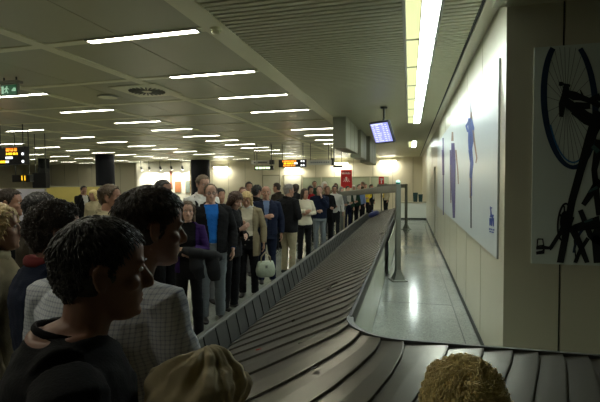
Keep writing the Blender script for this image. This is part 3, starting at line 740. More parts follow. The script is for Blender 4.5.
t = sign('hanging_speaker', 'small black box hanging at the right end of the pale sign', 332.5, 162, 17, .12, .30, .12, cat='box')
t = sign('direction_sign', 'small dark hanging sign in front of bright wall light beside ducts', 338, 166.5, 18, .40, .09, .10)
# red signs on posts
redm = mat('sign_red', (.55, .012, .010), .4); redw = mat('sign_red_white', (.8, .7, .66), .5)
def redsign(px, py, zc, w, h, label, big):
    x, y = W(px, zc); z = 1.8 - (py-(182.3-.0087*(px-300)))/F*zc
    t = thing('red_sign', label, 'sign', (x, y, 0), math.radians(6))
    g = MB(); g.bb((-w/2, 0, z-h/2), (w/2, .06, z+h/2)); g.obj('panel', redm, t, bevel=.01)
    g = MB(); g.cyl((0, .03, 0), (0, .03, z-h/2), .03, 12); g.obj('post', darksteel_m, t)
    g = MB(); g.cyl((0, .03, 0), (0, .03, .03), .2, 24); g.obj('base', darksteel_m, t)
    g = MB()
    if big:
        rn = random.Random(2); x0 = -w*.36
        for k in range(7): g.bb((x0+k*w*.105, -.006, z+h*.26), (x0+k*w*.105+w*.06, 0, z+h*(.33+.03*(k % 2)))) 
        g.cyl((0, 0, z+.06*h), (0, -.006, z+.06*h), .035*w/.4, 12); g.box((0, -.003, z-.04*h), (.05, .006, h*.14)); g.box((0, -.003, z-.01*h), (w*.5, .006, h*.022))
        for sx in (-1, 1):
            g.box((sx*w*.2, -.003, z-.11*h), (w*.2, .006, h*.03), Matrix.Rotation(sx*.5, 3, 'Y')); g.box((sx*w*.09, -.003, z-.14*h), (w*.12, .006, h*.03), Matrix.Rotation(-sx*.9, 3, 'Y'))
    else:
        for (a, c, e, f) in ((-.3, .1, .3, .25), (-.3, .1, .12, .07), (-.1, .1, .25, -.3), (.15, .3, .3, .1)): g.bb((a*w, -.006, z+min(e, f)*h), (c*w, 0, z+max(e, f)*h))
    g.obj('lettering', redw, t)
redsign(346.5, 179, 16.5, .43, .70, 'large red sign with white lettering and arrows above the crowd', True)
redsign(381.5, 181, 21.5, .26, .42, 'small red sign right of the large red one', False)

# ------------------------------------------------------------------ posters
paper = mat('poster_paper', (.62, .66, .66), .32, var=.03)
# wall posters of the corridor
t = thing('wall_poster', 'long white wall poster with blue athletes along the bright corridor wall', 'poster', (0, 0, 0))
PZ0, PZ1 = 1.10, 2.87
g = MB(); g.bb((XW-.014, 4.13, PZ0), (XW-.001, 12.7, PZ1)); t = g.obj('panel', paper, t)
g = MB(); g.bb((XW-.016, 4.122, PZ0), (XW-.001, 4.130, PZ1)); g.obj('edge_strip', mat('poster_edge', (.45, .48, .48), .4), t)
blu = mat('print_blue', (.05, .10, .34), .5, var=.35, vscale=12); prp = mat('print_purple', (.075, .06, .20), .5, var=.3, vscale=12); dkp = mat('print_dark', (.025, .028, .04), .5, var=.3, vscale=12); skp = mat('print_skin', (.30, .19, .13), .5)
def flat(pts, fn, off, m, name, parent):
    vs = [Vector(fn(*q)) for q in pts]; nrm = Vector(off); k = len(vs); mb = MB()
    mb.add([v+nrm for v in vs]+[v+nrm*1.5 for v in vs], [tuple(range(k)), tuple(reversed(range(k, 2*k)))]+[(i, (i+1) % k, (i+1) % k+k, i+k) for i in range(k)])
    o = mb.obj(name, m, parent); return o
def strokes(segs, fn, off, m, name, parent):
    """segs: (list of px points, list of widths in px) joined into one printed shape"""
    mb = MB(); nrm = Vector(off)
    for pts, wd in segs:
        k = len(pts); L = []; Rr = []
        for i, q in enumerate(pts):
            a = pts[max(0, i-1)]; c = pts[min(k-1, i+1)]; dx, dy = c[0]-a[0], c[1]-a[1]; dl = math.hypot(dx, dy) or 1
            w = (wd[i] if hasattr(wd, '__len__') else wd)/2; nx, ny = -dy/dl*w, dx/dl*w
            L.append(Vector(fn(q[0]+nx, q[1]+ny))); Rr.append(Vector(fn(q[0]-nx, q[1]-ny)))
        for i in range(k-1):
            qd = [L[i], L[i+1], Rr[i+1], Rr[i]]
            mb.add([v+nrm for v in qd]+[v+nrm*1.6 for v in qd], [(3,2,1,0),(4,5,6,7),(0,1,5,4),(1,2,6,5),(2,3,7,6),(3,0,4,7)])
    return mb.obj(name, m, parent)
fX = lambda px, py: onX(px, py, XW-.014)
oX = (-.002, 0, 0)
strokes([([(471,101),(471.2,228)], [1.0, 1.2])], fX, oX, dkp, 'printed_pole', t)
strokes([([(470,118),(471.5,128),(471,140),(470.5,150)], [4,6,5.5,3.5]), ([(470.5,150),(472,163),(471,175),(471.5,196)], [4,3.4,2.6,1.4]), ([(470,120),(466.5,126),(468,132)], [2.4,2,1.4])], fX, oX, blu, 'printed_athlete', t)
strokes([([(473,130),(475,145),(477,158),(476,163)], [2,1.5,1.2,1]), ([(471.2,112),(471.4,119)], [1.6,2.2]), ([(471,178),(470.5,198)], [1.8,1.2])], fX, oX, skp, 'printed_limbs', t)
strokes([([(453,143),(453.5,160),(453.5,185),(454,218)], [3.2,4.4,4.2,2.2]), ([(450.5,150),(450.8,175),(451,200)], [1.2,1.4,1])], fX, oX, prp, 'printed_athlete', t)
strokes([([(452.6,132),(452.5,141)], [1.6,2.4]), ([(456,150),(458,172),(458.5,184)], [1.4,1.1,.8]), ([(451,165),(451,203)], [1,.8])], fX, oX, skp, 'printed_limbs', t)
strokes([([(443.2,138),(443.5,215)], [1.4,1.0]), ([(443,150),(443.4,175)], [2.2,2])], fX, oX, prp, 'printed_athlete', t)
# small blue emblem with its caption
strokes([([(490.6,206.5),(491.2,212),(491.5,216)], [.9,1.3,1.8]), ([(490.4,215.5),(493.8,216.5)], [3.0,3.4]), ([(490.4,218),(490.2,225.5)], [1.7,1]), ([(491.9,218),(491.7,226)], [1.3,1]), ([(493.4,218),(493.7,226.5)], [1.8,1]), ([(490.3,209),(492.4,207.5)], [1,1])], fX, oX, mat('print_cobalt', (.02, .06, .32), .5), 'printed_emblem', t)
strokes([([(489.3,228.8),(490.6,229.1)], 1.4), ([(491.1,229.2),(492.4,229.5)], 1.4), ([(493,229.7),(494.6,230)], 1.4), ([(489.8,231.5),(491.2,231.8)], 1.2), ([(491.8,232),(494,232.5)], 1.2)], fX, oX, mat('print_cobalt', (.02,.06,.32), .5), 'printed_caption', t)
# bicycle poster on the wall facing us
t = thing('bicycle_poster', 'white poster with a huge dark bicycle on the cream wall', 'poster', (0, 0, 0))
A = onY(530.5, 48, YC-.012); B_ = onY(535, 263.5, YC-.012); x0 = (A.x+B_.x)/2; z1 = A.z; z0 = B_.z
g = MB(); g.bb((x0, YC-.014, z0), (x0+1.9, YC-.001, z1)); g.obj('panel', mat('bike_poster_paper', (.62, .68, .62), .4, var=.04), t); t = bpy.data.objects[-1] if False else [c for c in t.children if c.name.startswith('panel')][0]
fY = lambda px, py: onY(px, min(263.0, max(py, 46.5)), YC-.014); oY = (0, -.002, 0)
def ellp(cx, cy, rx, ry, a0=0, a1=360, n=40, tilt=0):
    o = []
    for i in range(n+1):
        a = math.radians(a0+(a1-a0)*i/n); u, v = rx*math.cos(a), ry*math.sin(a); o.append((cx+u*math.cos(tilt)-v*math.sin(tilt), cy+u*math.sin(tilt)+v*math.cos(tilt)))
    return o
cx, cy, rx, ry = 569.5, 103, 25.5, 64.5
e1 = [q for q in ellp(cx, cy, rx, ry, 0, 360, 90, -.07)]
seg = []; cur = []
for q in e1:
    if q[1] > 47.5: cur.append(q)
    elif cur: seg.append(cur); cur = []
if cur: seg.append(cur)
tyre = mat('print_tyre', (.010, .030, .075), .5)
strokes([(s_, [4.0+2.4*abs((q[0]-cx)/rx) for q in s_]) for s_ in seg if len(s_) > 1], fY, oY, tyre, 'printed_tyre', t)
e2 = ellp(cx, cy, rx-3.6, ry-5, 20, 160, 50, -.07)
strokes([(e2, 1.6)], fY, (0, -.0028, 0), mat('print_rim', (.05, .18, .38), .5), 'printed_rim', t)
hub = (566, 103); sp = []
for k in range(26):
    a = 2*PI*k/26+.1; q = (cx+(rx-2.5)*math.cos(a)+.07*ry*math.sin(a), cy+(ry-3)*math.sin(a))
    if q[1] < 47.5:
        f = (47.5-hub[1])/(q[1]-hub[1]); q = (hub[0]+(q[0]-hub[0])*f, 47.5)
    sp.append(([hub, q], .42))
strokes(sp, fY, (0, -.0015, 0), mat('print_spoke', (.10, .11, .11), .5), 'printed_spokes', t)
bk = mat('print_black', (.010, .011, .012), .5)
bike = [([(561,82),(560.5,86)], [4,4]), ([(562,84),(570,86)], [2,2.5]), ([(566,84),(565.5,95),(562,104),(561,117)], [5,8,7,4]), ([(566,93),(574,96),(582,98),(590,101),(600,106)], [6,9,6,5,6]), ([(574,97),(578,93)], [3,2]), ([(583,97),(580,90)], [2.2,1]),
        ([(566,102),(575,109),(586,116),(600,122)], [9,10,9,8]), ([(575,106),(590,106)], [8,6]), ([(588,100),(600,97)], [3,8]), ([(572,112),(585,122),(600,128)], [4,5,5]),
        ([(600,112),(590,138),(581,168),(572,200),(566,232),(560,263)], [14,10,8,7.5,7,7]), ([(600,140),(594,170),(597,200),(600,215)], [10,6,6,8]), ([(583,205),(600,180)], [5,9]), ([(574,228),(600,222)], [7,13]), ([(580,210),(590,235),(600,245)], [5,6,8]),
        ([(571,226),(580,245),(587,263)], [8,6,5]), ([(588,238),(580,250),(575,263)], [4,4,4]), ([(595,235),(598,263)], [8,9]), ([(600,228),(592,240)], [10,6]), ([(574,240),(576,263)], 1.2),
        ([(565,226),(558,236),(551,247),(549,249)], [6,4,4,4]), ([(549,248),(541,247)], [3,4]), ([(537.5,239),(542.5,239),(543.5,245),(537,246),(537.5,239)], 1.6), ([(536,248),(544,247.5),(543,252),(536,253)], [3,4,4,3]),
        ([(600,104),(625,108),(648,112)], [6,7,5]), ([(600,124),(630,150),(648,190)], [8,6,6]), ([(600,205),(625,196),(648,190)], [8,6,6]), ([(600,240),(622,220),(648,190)], [6,5,5]), ([(640,96),(646,112),(652,128)], [5,4,4]),
        (ellp(564, 222, 6.2, 18.5, 0, 360, 40, .10), 2.0), ([(564,206),(565,238)], 1.6), ([(559.5,214),(569,230)], 1.6), ([(568.5,214),(559.5,230)], 1.6), (ellp(565, 222, 3.0, 9, 0, 360, 24), 4.5), ([(566,222),(572,224)], [14,14])]
strokes(bike, fY, (0, -.0035, 0), bk, 'printed_bicycle', t)
strokes([(ellp(590, 262, 17, 36, 195, 300, 30), 2.6)], fY, (0, -.003, 0), tyre, 'printed_tyre', t)
strokes([([(592,146),(598,152)], [4,5]), ([(588,192),(597,187)], [1.8,3]), ([(584,222),(592,219)], [1.6,2.5])], fY, (0, -.0062, 0), mat('print_teal', (.06, .12, .12), .5), 'printed_pattern', t)
# thin cable under the bicycle poster: seam already built

# ------------------------------------------------------------------ baggage carousel
XH, XLo = -.45, -1.66; RC = (-.03, 3.20); RH = RC[0]-XH; RL = RC[0]-XLo
ZL, ZH = .24, .77; YF = 18.3; XE = 3.2
belt_m = mat('belt_plate', (.20, .19, .165), .30, metal=.7, var=.15, vscale=2.5, bump=.015, bscale=12)
n, l, b = nt(belt_m)
tcn = [q for q in n if q.type == 'TEX_COORD'][0]
mp = n.new('ShaderNodeMapping'); mp.inputs['Scale'].default_value = (1.2, 1.2, 1.2); l.new(tcn.outputs['Object'], mp.inputs['Vector'])
n4 = n.new('ShaderNodeTexNoise'); n4.inputs['Scale'].default_value = 2.2; n4.inputs['Detail'].default_value = 8; l.new(mp.outputs['Vector'], n4.inputs['Vector'])
r4 = n.new('ShaderNodeMapRange'); r4.inputs['From Min'].default_value = .3; r4.inputs['From Max'].default_value = .7; r4.inputs['To Min'].default_value = .27; r4.inputs['To Max'].default_value = .36
l.new(n4.outputs['Fac'], r4.inputs['Value']); l.new(r4.outputs['Result'], b.inputs['Roughness'])
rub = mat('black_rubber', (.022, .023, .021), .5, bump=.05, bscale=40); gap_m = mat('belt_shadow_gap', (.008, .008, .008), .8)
def path(u, s, dz=0):
    """u: distance run along the mid line starting at the far end; s: 0 low edge .. 1 high edge"""
    Ls = YF-RC[1]; Rm = (RH+RL)/2; La = Rm*PI/2
    z = ZL+(ZH-ZL)*s+dz
    if u < Ls: return Vector((XLo+(XH-XLo)*s, YF-u, z))
    if u < Ls+La:
        a = PI+(u-Ls)/La*PI/2; r = RL+(RH-RL)*s
        return Vector((RC[0]+r*math.cos(a), RC[1]+r*math.sin(a), z))
    r = RL+(RH-RL)*s
    return Vector((RC[0]+(u-Ls-La), RC[1]-r, z))
Ls = YF-RC[1]; La = (RH+RL)/2*PI/2; UT = Ls+La+(XE-RC[0])
car = thing('baggage_carousel', 'long sloping baggage carousel with overlapping dark metal slats', 'carousel', (0, 0, 0))
NS = 84; pitch = UT/NS
def sst(x): x = max(0, min(1, x)); return x*x*(3-2*x)
def hook(s, u): return -(.12 if u < Ls else max(.02, .12-.14*(u-Ls)/La))*max(0, (s-.90)/.10)**2 + .05*max(0, (.10-s)/.10)**2
def skew(s, u): return .62*sst((u-Ls+.1)/1.3)*(1-sst((u-Ls-1.2)/2.0))*s**1.25
SS = [0, .03, .06, .1, .2, .35, .5, .65, .8, .88, .92, .95, .975, 1]
for i in range(NS):
    u0 = i*pitch; mb = MB(); top = []; bot = []
    for (du, dz) in ((-.02, -.006), (.0, -.004), (pitch*.5, .006), (pitch-.004, .014), (pitch+.010, .014), (pitch+.012, .004)):
        top.append([path(max(0, min(UT, u0+du+hook(s, u0)+skew(s, u0+du))), s, dz) for s in SS])
    vs = [p for r in top for p in r]; k = len(SS); fs = []
    vs += [p-Vector((0, 0, .006)) for r in top for p in r]; N = len(top)*k
    for a in range(len(top)-1):
        for c in range(k-1):
            q = a*k+c; fs.append((q, q+1, q+k+1, q+k)); fs.append((q+N+k, q+N+k+1, q+N+1, q+N))
    e = (len(top)-1)*k
    for c in range(k-1): fs.append((c+1, c, c+N, c+N+1)); fs.append((e+c, e+c+1, e+c+1+N, e+c+N))
    for a in range(len(top)-1): q = a*k; fs.append((q, q+k, q+k+N, q+N)); q += k-1; fs.append((q+k, q, q+N, q+k+N))
    mb.add(vs, fs); mb.obj('slat', belt_m, car)
def strip(prof, name, m, u0=0, u1=UT, du=.25, smooth=False):
    """sweep a closed profile of (s_offset in metres across from an edge flag, z) along the path"""
    mb = MB(); rs = []; u = u0; us = []
    while u < u1: us.append(u); u += du if not (Ls-.3 < u < Ls+La+.1) else .06
    us.append(u1)
    for u in us:
        r = []
        for edge, off, z in prof:
            Wd = RL-RH
            p = path(u, edge + off/Wd); p.z = z; r.append(p)
        rs.append(r)
    mb.rings(rs); return mb.obj(name, m, car, smooth)
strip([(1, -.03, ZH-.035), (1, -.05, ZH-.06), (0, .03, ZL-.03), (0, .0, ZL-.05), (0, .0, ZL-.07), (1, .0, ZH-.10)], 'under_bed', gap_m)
strip([(1, .002, ZH+.012), (1, .028, ZH+.012), (1, .028, ZH-.10), (1, .002, ZH-.10)], 'rubber_edge', rub, 0, Ls-.02)
strip([(1, -.004, ZH+.019), (1, .045, ZH+.010), (1, .05, ZH-.05), (1, -.004, ZH-.02)], 'steel_apron', mat('apron_steel', (.07, .072, .065), .5, metal=.4, var=.25, vscale=6), Ls, UT)
pan_m = mat('side_panel', (.50, .53, .44), .25, var=.06)
pu = [0, 2.6, 5.2, 7.8, 10.0]; 
for a, c in zip(pu, pu[1:]): strip([(1, .06, .04), (1, .075, .04), (1, .075, ZH-.12), (1, .06, ZH-.12)], 'side_panel', pan_m, a+.01, c-.01)
for a, c in ((10.5, 12.8), (12.8, Ls-.02)): strip([(1, .005, .04), (1, .020, .04), (1, .020, ZH-.10), (1, .005, ZH-.10)], 'side_panel', pan_m, a+.005, c-.005)
strip([(1, .01, .04), (1, .025, .04), (1, .025, ZH-.04), (1, .01, ZH-.04)], 'side_panel', pan_m, Ls, UT)
strip([(1, -.02, 0), (1, .0, 0), (1, .0, .06), (1, -.02, .06)], 'plinth', joint_m)
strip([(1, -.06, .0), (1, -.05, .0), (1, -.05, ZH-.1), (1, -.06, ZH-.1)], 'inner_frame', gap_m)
# low side: rubber fins, rail and skirt
ZB = .48
for i in range(NS):
    u0 = i*pitch; mb = MB(); Wd = RL-RH
    prof = [(-.005, ZL-.02), (-.03, ZL+.10), (-.052, ZB-.05), (-.06, ZB-.01), (-.072, ZB-.01), (-.064, ZB-.05), (-.042, ZL+.10), (-.02, ZL-.02)]
    rs = []
    for f, push in ((-.02, -.005), (.3, -.002), (.8, .003), (1.0, .006), (1.05, .005)):
        rs.append([])
        for off, z in prof:
            p = path(min(UT, max(0, u0+pitch*f)), (off+push)/Wd); p.z = z; rs[-1].append(p)
    mb.rings(rs); mb.obj('rubber_fin', rub, car)
strip([(0, -.062, ZB-.03), (0, -.062, ZB), (0, -.075, ZB+.008), (0, -.125, ZB), (0, -.125, ZB-.05), (0, -.10, ZB-.05)], 'bumper_rail', mat('bumper_grey', (.085, .088, .08), .4), 0, UT)
strip([(0, -.085, .0), (0, -.085, ZB-.04), (0, -.10, ZB-.04), (0, -.10, .0)], 'skirt', mat('skirt_steel', (.16, .16, .14), .4, metal=.5), 0, UT)
g = MB(); vs = []
g.rings([[Vector((XLo-.10, YF+a, z0_)) for z0_ in (0,)] + [Vector((XLo-.10, YF+a, ZB-.04)), Vector((XH+.02, YF+a, ZH-.06)), Vector((XH+.02, YF+a, 0))] for a in (0, .04)]); g.obj('end_panel', mat('skirt_steel', (.16, .16, .14), .4, metal=.5), car)

# measuring-gate frames over the belt
def gate(a, c, label, r, ztop, zend, cap):
    t = thing('barrier_frame', label, 'frame', (a[0], a[1], 0)); d = Vector((c[0]-a[0], c[1]-a[1], 0))
    ang = math.atan2(d.y, d.x); R = Matrix.Rotation(ang, 3, 'Z')
    g = MB(); g.box((0, 0, ztop/2), (r*1.5, r*2, ztop), R); g.obj('post', steel_m, t, bevel=.012)
    feet = [Vector((0, 0, 0))]
    if zend:
        g = MB(); g.box((d.x, d.y, zend/2), (r*1.5, r*2, zend), R); g.obj('post', steel_m, t, bevel=.012); feet.append(d)
    ze = zend or ztop
    p0 = Vector((0, 0, ztop-.075)); p1 = Vector((d.x, d.y, ze-.075)); q = (p1-p0); sl = math.atan2(q.z, d.length)
    g = MB(); g.box((p0+p1)/2, (q.length-r*1.5, r*1.8, .14), R @ Matrix.Rotation(-sl, 3, 'Y')); g.obj('crossbar', steel_m, t, bevel=.01)
    for q in feet:
        g = MB(); g.rings([[q+R @ Vector((sx*k, sy*k, z)) for sx, sy in ((-1,-1),(1,-1),(1,1),(-1,1))] for z, k in ((0, .14), (.02, .14), (.03, .10), (.12, .065), (.2, r*.8))]); g.obj('foot', steel_m, t, bevel=.006)
    if cap:
        g = MB(); g.cyl((0, 0, ztop), (0, 0, ztop+.03), r*.9, 16); g.obj('cap', mat('cap_green', (.02, .16, .12), .3), t)
        g = MB(); g.ell((0, 0, ztop+.04), (r*.8, r*.8, .035)); g.obj('lamp', emis('cap_lamp', (.55, 1, .85), .4), t, True)
gate((-.20, 7.95), (-2.12, 13.75), 'grey metal barrier frame with green capped post crossing the belt',   .047, 1.75, 1.49, True)
gate((-.12, 16.6), (-1.25, 17.2), 'farther dark metal barrier arm behind the green capped one', .05, 1.70, None, False)
# blue bag at the far end of the belt
q = thing('blue_bag', 'dark blue bag lying at the far end of the belt', 'bag', (-1.33, 17.1, .44), 0); q.rotation_euler = (0, -.40, .0)
g = MB(); g.rings([[Vector((.22*k*math.cos(a), .30*k*math.sin(a), z*.8)) for a in [2*PI*j/16 for j in range(16)]] for z, k in ((.0, .8), (.05, 1), (.15, 1), (.22, .75), (.24, .4))]); g.obj('body', mat('bag_blue', (.02, .03, .14), .6), q, True)
g = MB(); g.tube([(0, -.15, .15), (0, -.1, .24), (0, .1, .24), (0, .15, .15)], .015, 8); g.obj('handle', mat('bag_blue', (.02, .03, .14), .6), q)
# litter on the belt
for (px, py, z, m, lb, r) in ((258, 350, .52, mat('tag_red', (.5, .06, .03), .6), 'scrap of red tag on the belt slats', .022), (315, 368, .62, mat('scrap_dark', (.02, .02, .02), .6), 'small dark scrap lying on the belt slats', .028), (299, 344, .58, mat('scrap_dark', (.02, .02, .02), .6), 'tiny dark speck on the belt slats', .014), (284, 311, .50, mat('scrap_pale', (.4, .36, .3), .6), 'pale paper scrap on the belt slats', .03)):
    p = None
    best = 9
    for u in np.linspace(Ls-3, Ls+La, 220):
        for s_ in np.linspace(.02, .98, 40):
            w = path(u, s_, .012); dlt = CR.transposed() @ (w-CP)
            if dlt.z < 0:
                e_ = math.hypot(300+F*dlt.x/-dlt.z-px, 201-F*dlt.y/-dlt.z-py)
                if e_ < best: best, p = e_, w
    if p is None: continue
    g = MB(); g.rings([[Vector((r*math.cos(a)*(1+.3*math.sin(3*a)), r*.5*math.sin(a), zz+r*.3*math.cos(a))) for a in [2*PI*j/10 for j in range(10)]] for zz in (0, .003)])
    o = g.obj('paper_scrap', m); o.location = p+Vector((0, 0, .006)); tag(o, lb, 'scrap')

# ------------------------------------------------------------------ the crowd
S = 'short'
check_m = fab('checked_cloth', (.40, .42, .48))
n, l, b = nt(check_m)
tcn = [q for q in n if q.type == 'TEX_COORD'][0]; sx = n.new('ShaderNodeSeparateXYZ'); l.new(tcn.outputs['Object'], sx.inputs[0])
def band(out, freq):
    m1 = n.new('ShaderNodeMath'); m1.operation = 'MULTIPLY'; m1.inputs[1].default_value = freq; l.new(out, m1.inputs[0])
    m2 = n.new('ShaderNodeMath'); m2.operation = 'FRACT'; l.new(m1.outputs[0], m2.inputs[0])
    m3 = n.new('ShaderNodeMath'); m3.operation = 'LESS_THAN'; m3.inputs[1].default_value = .28; l.new(m2.outputs[0], m3.inputs[0]); return m3.outputs[0]
a1 = band(sx.outputs['X'], 78); a2 = band(sx.outputs['Z'], 78)
ad = n.new('ShaderNodeMath'); ad.operation = 'ADD'; l.new(a1, ad.inputs[0]); l.new(a2, ad.inputs[1])
hf = n.new('ShaderNodeMath'); hf.operation = 'MULTIPLY'; hf.inputs[1].default_value = .5; l.new(ad.outputs[0], hf.inputs[0])
cm = n.new('ShaderNodeMix'); cm.data_type = 'RGBA'; cm.inputs['A'].default_value = (.58, .60, .63, 1); cm.inputs['B'].default_value = (.30, .33, .42, 1)
l.new(hf.outputs[0], cm.inputs['Factor']); l.new(cm.outputs['Result'], b.inputs['Base Color'])

# near crowd on this side
def crowd(label, px, zc, **k): return person(label, px, zc, **k)
P1 = crowd('man with short greying dark hair and black t-shirt, profile at lower left', 63, .97, head=46, H=1.715, hair=(S, h_salt, .009), skin=skinB, top=('shirt', black_f, None), legs=jean_f, arms=('hold', 'hold'), look=(-4, -4), b=1.10, lod=2, short_sleeve=True, lean=.045)
P2 = crowd('dark haired man in a pale blue checked shirt, seen from behind', 104, 1.38, head=88, H=1.775, hair=(S, h_dark, .017), skin=skinB, top=('shirt', check_m, None), legs=dgrey_f, arms=('hold', 'hold'), look=(-42, -6), b=1.12, belly=.05, lod=2, lean=.05, leanx=.09)
crowd('person with curly dark hair, navy jacket and red collar behind the front man', 50, 1.88, head=60, H=1.715, hair=('curly', h_dark, .007), skin=skinA, top=('jacket', navy_f, None), legs=black_f, arms=('hold', 'hold'), look=(-10, 0), lod=2, collar=mat('dull_red_cloth', (.14,.012,.012), .9), b=1.15, vox=.008)
crowd('dark haired man in a brown grey jacket behind the navy jacket', 37, 3.1, head=55, H=1.73, hair=(S, h_black, .015), skin=skinB, top=('jacket', brown_f, None), legs=black_f, arms=('down', 'down'), lod=1)
crowd('blond woman in a beige jacket at the left edge', -9, 2.15, head=40, H=1.70, hair=('bob', h_blond, .008), skin=skinA, top=('jacket', beige_f, None), legs=jean_f, arms=('down', 'down'), fem=True, lod=1, neck=khaki_f)
crowd('dark haired man in a black coat behind the blond woman at left', 7, 3.9, head=30, H=1.75, hair=(S, h_dark, .014), top=('jacket', black_f, None), legs=black_f, lod=1)
crowd('brown haired man with a khaki collar, left of the checked shirt man', 108, 4.2, head=20, H=1.785, hair=(S, h_brown, .012), skin=skinA, top=('jacket', khaki_f, None), legs=black_f, lod=1)
crowd('tanned dark haired man in a black jacket looking right, in front of display wall', 162, 5.3, head=-10, H=1.83, hair=(S, h_black, .014), skin=skinB, top=('jacket', black_f, None), legs=black_f, lod=1)
# child in front, only hair in the frame
crowd('child with a mop of golden curly hair at the bottom edge', 469, .96, head=92, H=1.35, hair=('mop', h_gold, .031), skin=skinC, top=('shirt', navy_f, None), legs=jean_f, fem=True, lod=2, look=(5, 0), b=.85, name='child', cat='child', vox=.008)

# hooded figure in the khaki quilted jacket
x, y = W(181, .93); zt = 1.8-160.5/F*.93
T, Hm, J, sc = person('person in a khaki quilted hooded jacket, seen from behind at bottom', xy=(x, y), head=80, H=1.40, hair=('bald', h_dark, .004), top=('jacket', puffer_f, None), legs=black_f, arms=('hold', 'hold'), lod=1, b=1.15, look=(0, -12), hem=.7)
mb = MB()
for k in range(8):
    pass
hv = []; hf_ = []; nu, nv = 96, 60
def hoodp(d):
    ph = math.atan2(d.x, d.y) + 1.1*(d.z-.5)*(.5+.5*noise.noise(d*1.3)); folds = .03*noise.noise(d*1.7+Vector((4, 1, 2))) + .006*noise.noise(d*6)
    for a0, am, wd in ((-2.9,.011,.10),(-2.3,.016,.13),(-1.75,.009,.08),(-1.1,.014,.12),(-.5,.01,.1),(.2,.012,.12),(.9,.011,.1),(1.5,.015,.12),(2.1,.010,.08),(2.7,.017,.12)):
        dp = (ph-a0+PI) % (2*PI) - PI; folds -= am*math.exp(-(dp/wd)**2)*(1-max(0, d.z)**6)*(.5+.5*max(0, d.z+.4)); folds += am*.6*math.exp(-((abs(dp)-wd*1.9)/wd)**2)*(1-max(0, d.z)**6)
    r = 1/math.sqrt((d.x/.128)**2+(d.y/.15)**2+(d.z/(.135 if d.z > 0 else .20))**2)
    return Vector((0, -.02, .12)) + d*(r*1.04+folds)
for i in range(nv+1):
    th = PI*i/nv
    for j in range(nu):
        a = 2*PI*j/nu; hv.append(Hm @ hoodp(Vector((math.sin(th)*math.cos(a), math.sin(th)*math.sin(a), math.cos(th)))))
fsx = []
for i in range(nv):
    for j in range(nu):
        k = (j+1) % nu; c = (i+.5)/nv*PI; a = 2*PI*(j+.5)/nu; dd = Vector((math.sin(c)*math.cos(a), math.sin(c)*math.sin(a), math.cos(c)))
        if dd.y > .62 and abs(dd.x) < .62 and -.75 < dd.z < .55: continue
        fsx.append((i*nu+j, (i+1)*nu+j, (i+1)*nu+k, i*nu+k))
mb.add(hv, fsx); o = mb.obj('hood', puffer_f, T, True); m_ = o.modifiers.new('s', 'SOLIDIFY'); m_.thickness = .012; m_.offset = -1

# the line along the belt
G = crowd('brown haired girl with a purple top, arms crossed over a grey jacket', 187.5, 4.85, head=-68, H=1.59, hair=('long', h_brown, .012), skin=skinC, top=('cardigan', purple_f, black_f), legs=black_f, arms=('foldhi', 'fold'), fem=True, lod=1, look=(8, 0), b=.85)
crowd('man with glasses in bright blue shirt and open black jacket', 210.5, 5.6, head=-56, H=1.785, hair=('receding', h_brown, .008), skin=skinC, top=('jacket', black_f, blue_f), legs=jean_f, arms=('down', 'loose'), lod=1, look=(-2, 0), glasses=True, b=1.08, belly=.03)
M3 = crowd('tall grey brown haired man in cream jacket with dark backpack strap', 202, 6.35, head=-35, H=1.91, hair=(S, h_ash, .013), skin=skinC, top=('jacket', white_f, None), legs=grey_f, arms=('down', 'down'), lod=1, look=(0, -5))
crowd('woman with short dark brown hair in black coat looking down', 229, 6.05, head=-15, H=1.70, hair=('bob', h_chest, .014), skin=skinC, top=('jacket', black_f, None), legs=black_f, arms=('read', 'hold'), fem=True, lod=1, look=(0, -28), hem=.78, b=1.05)
E5 = crowd('blond woman in beige cardigan and cream top looking down', 247.5, 6.8, head=-78, H=1.665, hair=('bob', h_blond, .016), skin=skinA, top=('cardigan', beige_f, cream_f), legs=black_f, arms=('read', 'down'), fem=True, lod=1, look=(0, -18), hem=.68, b=1.06, neck=white_f)
crowd('bald man in a navy suit jacket over a blue shirt', 266, 7.7, head=-68, H=1.735, hair=('bald', h_salt, .003), skin=skinA, top=('jacket', navy_f, lblue_f), legs=navy_f, arms=('fold', 'down'), lod=1, b=1.05, vop=.015)
crowd('grey haired man in black jacket and khaki trousers with his back turned', 288, 8.5, head=62, H=1.755, hair=(S, h_grey, .016), skin=skinA, top=('jacket', black_f, None), legs=khaki_f, arms=('hold', 'down'), lod=1, b=1.12, look=(-20, 0), hem=.82)
crowd('long haired woman in a cream jacket and black trousers, arms folded', 304, 9.8, head=-60, H=1.65, hair=('long', h_dark, .014), skin=skinA, top=('jacket', cream_f, None), legs=black_f, arms=('fold', 'fold'), fem=True, lod=0, look=(20, -5))
crowd('person in a navy jacket with hand raised, beside the cream jacket woman', 319.5, 11.2, head=-75, H=1.70, hair=(S, h_brown, .012), skin=skinC, top=('jacket', navy_f, None), legs=jean_f, arms=('hold', 'chin'), lod=0)
crowd('brown haired person in black jacket behind the raised hand', 327, 12.6, head=-50, H=1.68, hair=(S, h_red, .012), skin=skinA, top=('jacket', black_f, None), legs=black_f, arms=('down', 'hold'), lod=0)
crowd('white haired person in a beige coat behind the belt line', 324.5, 14.5, head=-60, H=1.80, hair=('bob', h_white, .014), skin=skinC, top=('jacket', beige_f, None), legs=grey_f, lod=0)
crowd('dark haired man in a white shirt under the large red sign', 334.5, 13.4, head=-75, H=1.68, hair=(S, h_black, .012), skin=skinA, top=('shirt', white_f, None), legs=dgrey_f, arms=('hold', 'down'), lod=0)
crowd('person in a grey jacket right of the white shirt man', 341, 15.0, head=-40, H=1.62, hair=('bob', h_grey, .012), skin=skinC, top=('jacket', grey_f, None), legs=khaki_f, arms=('hold', 'hold'), lod=0)
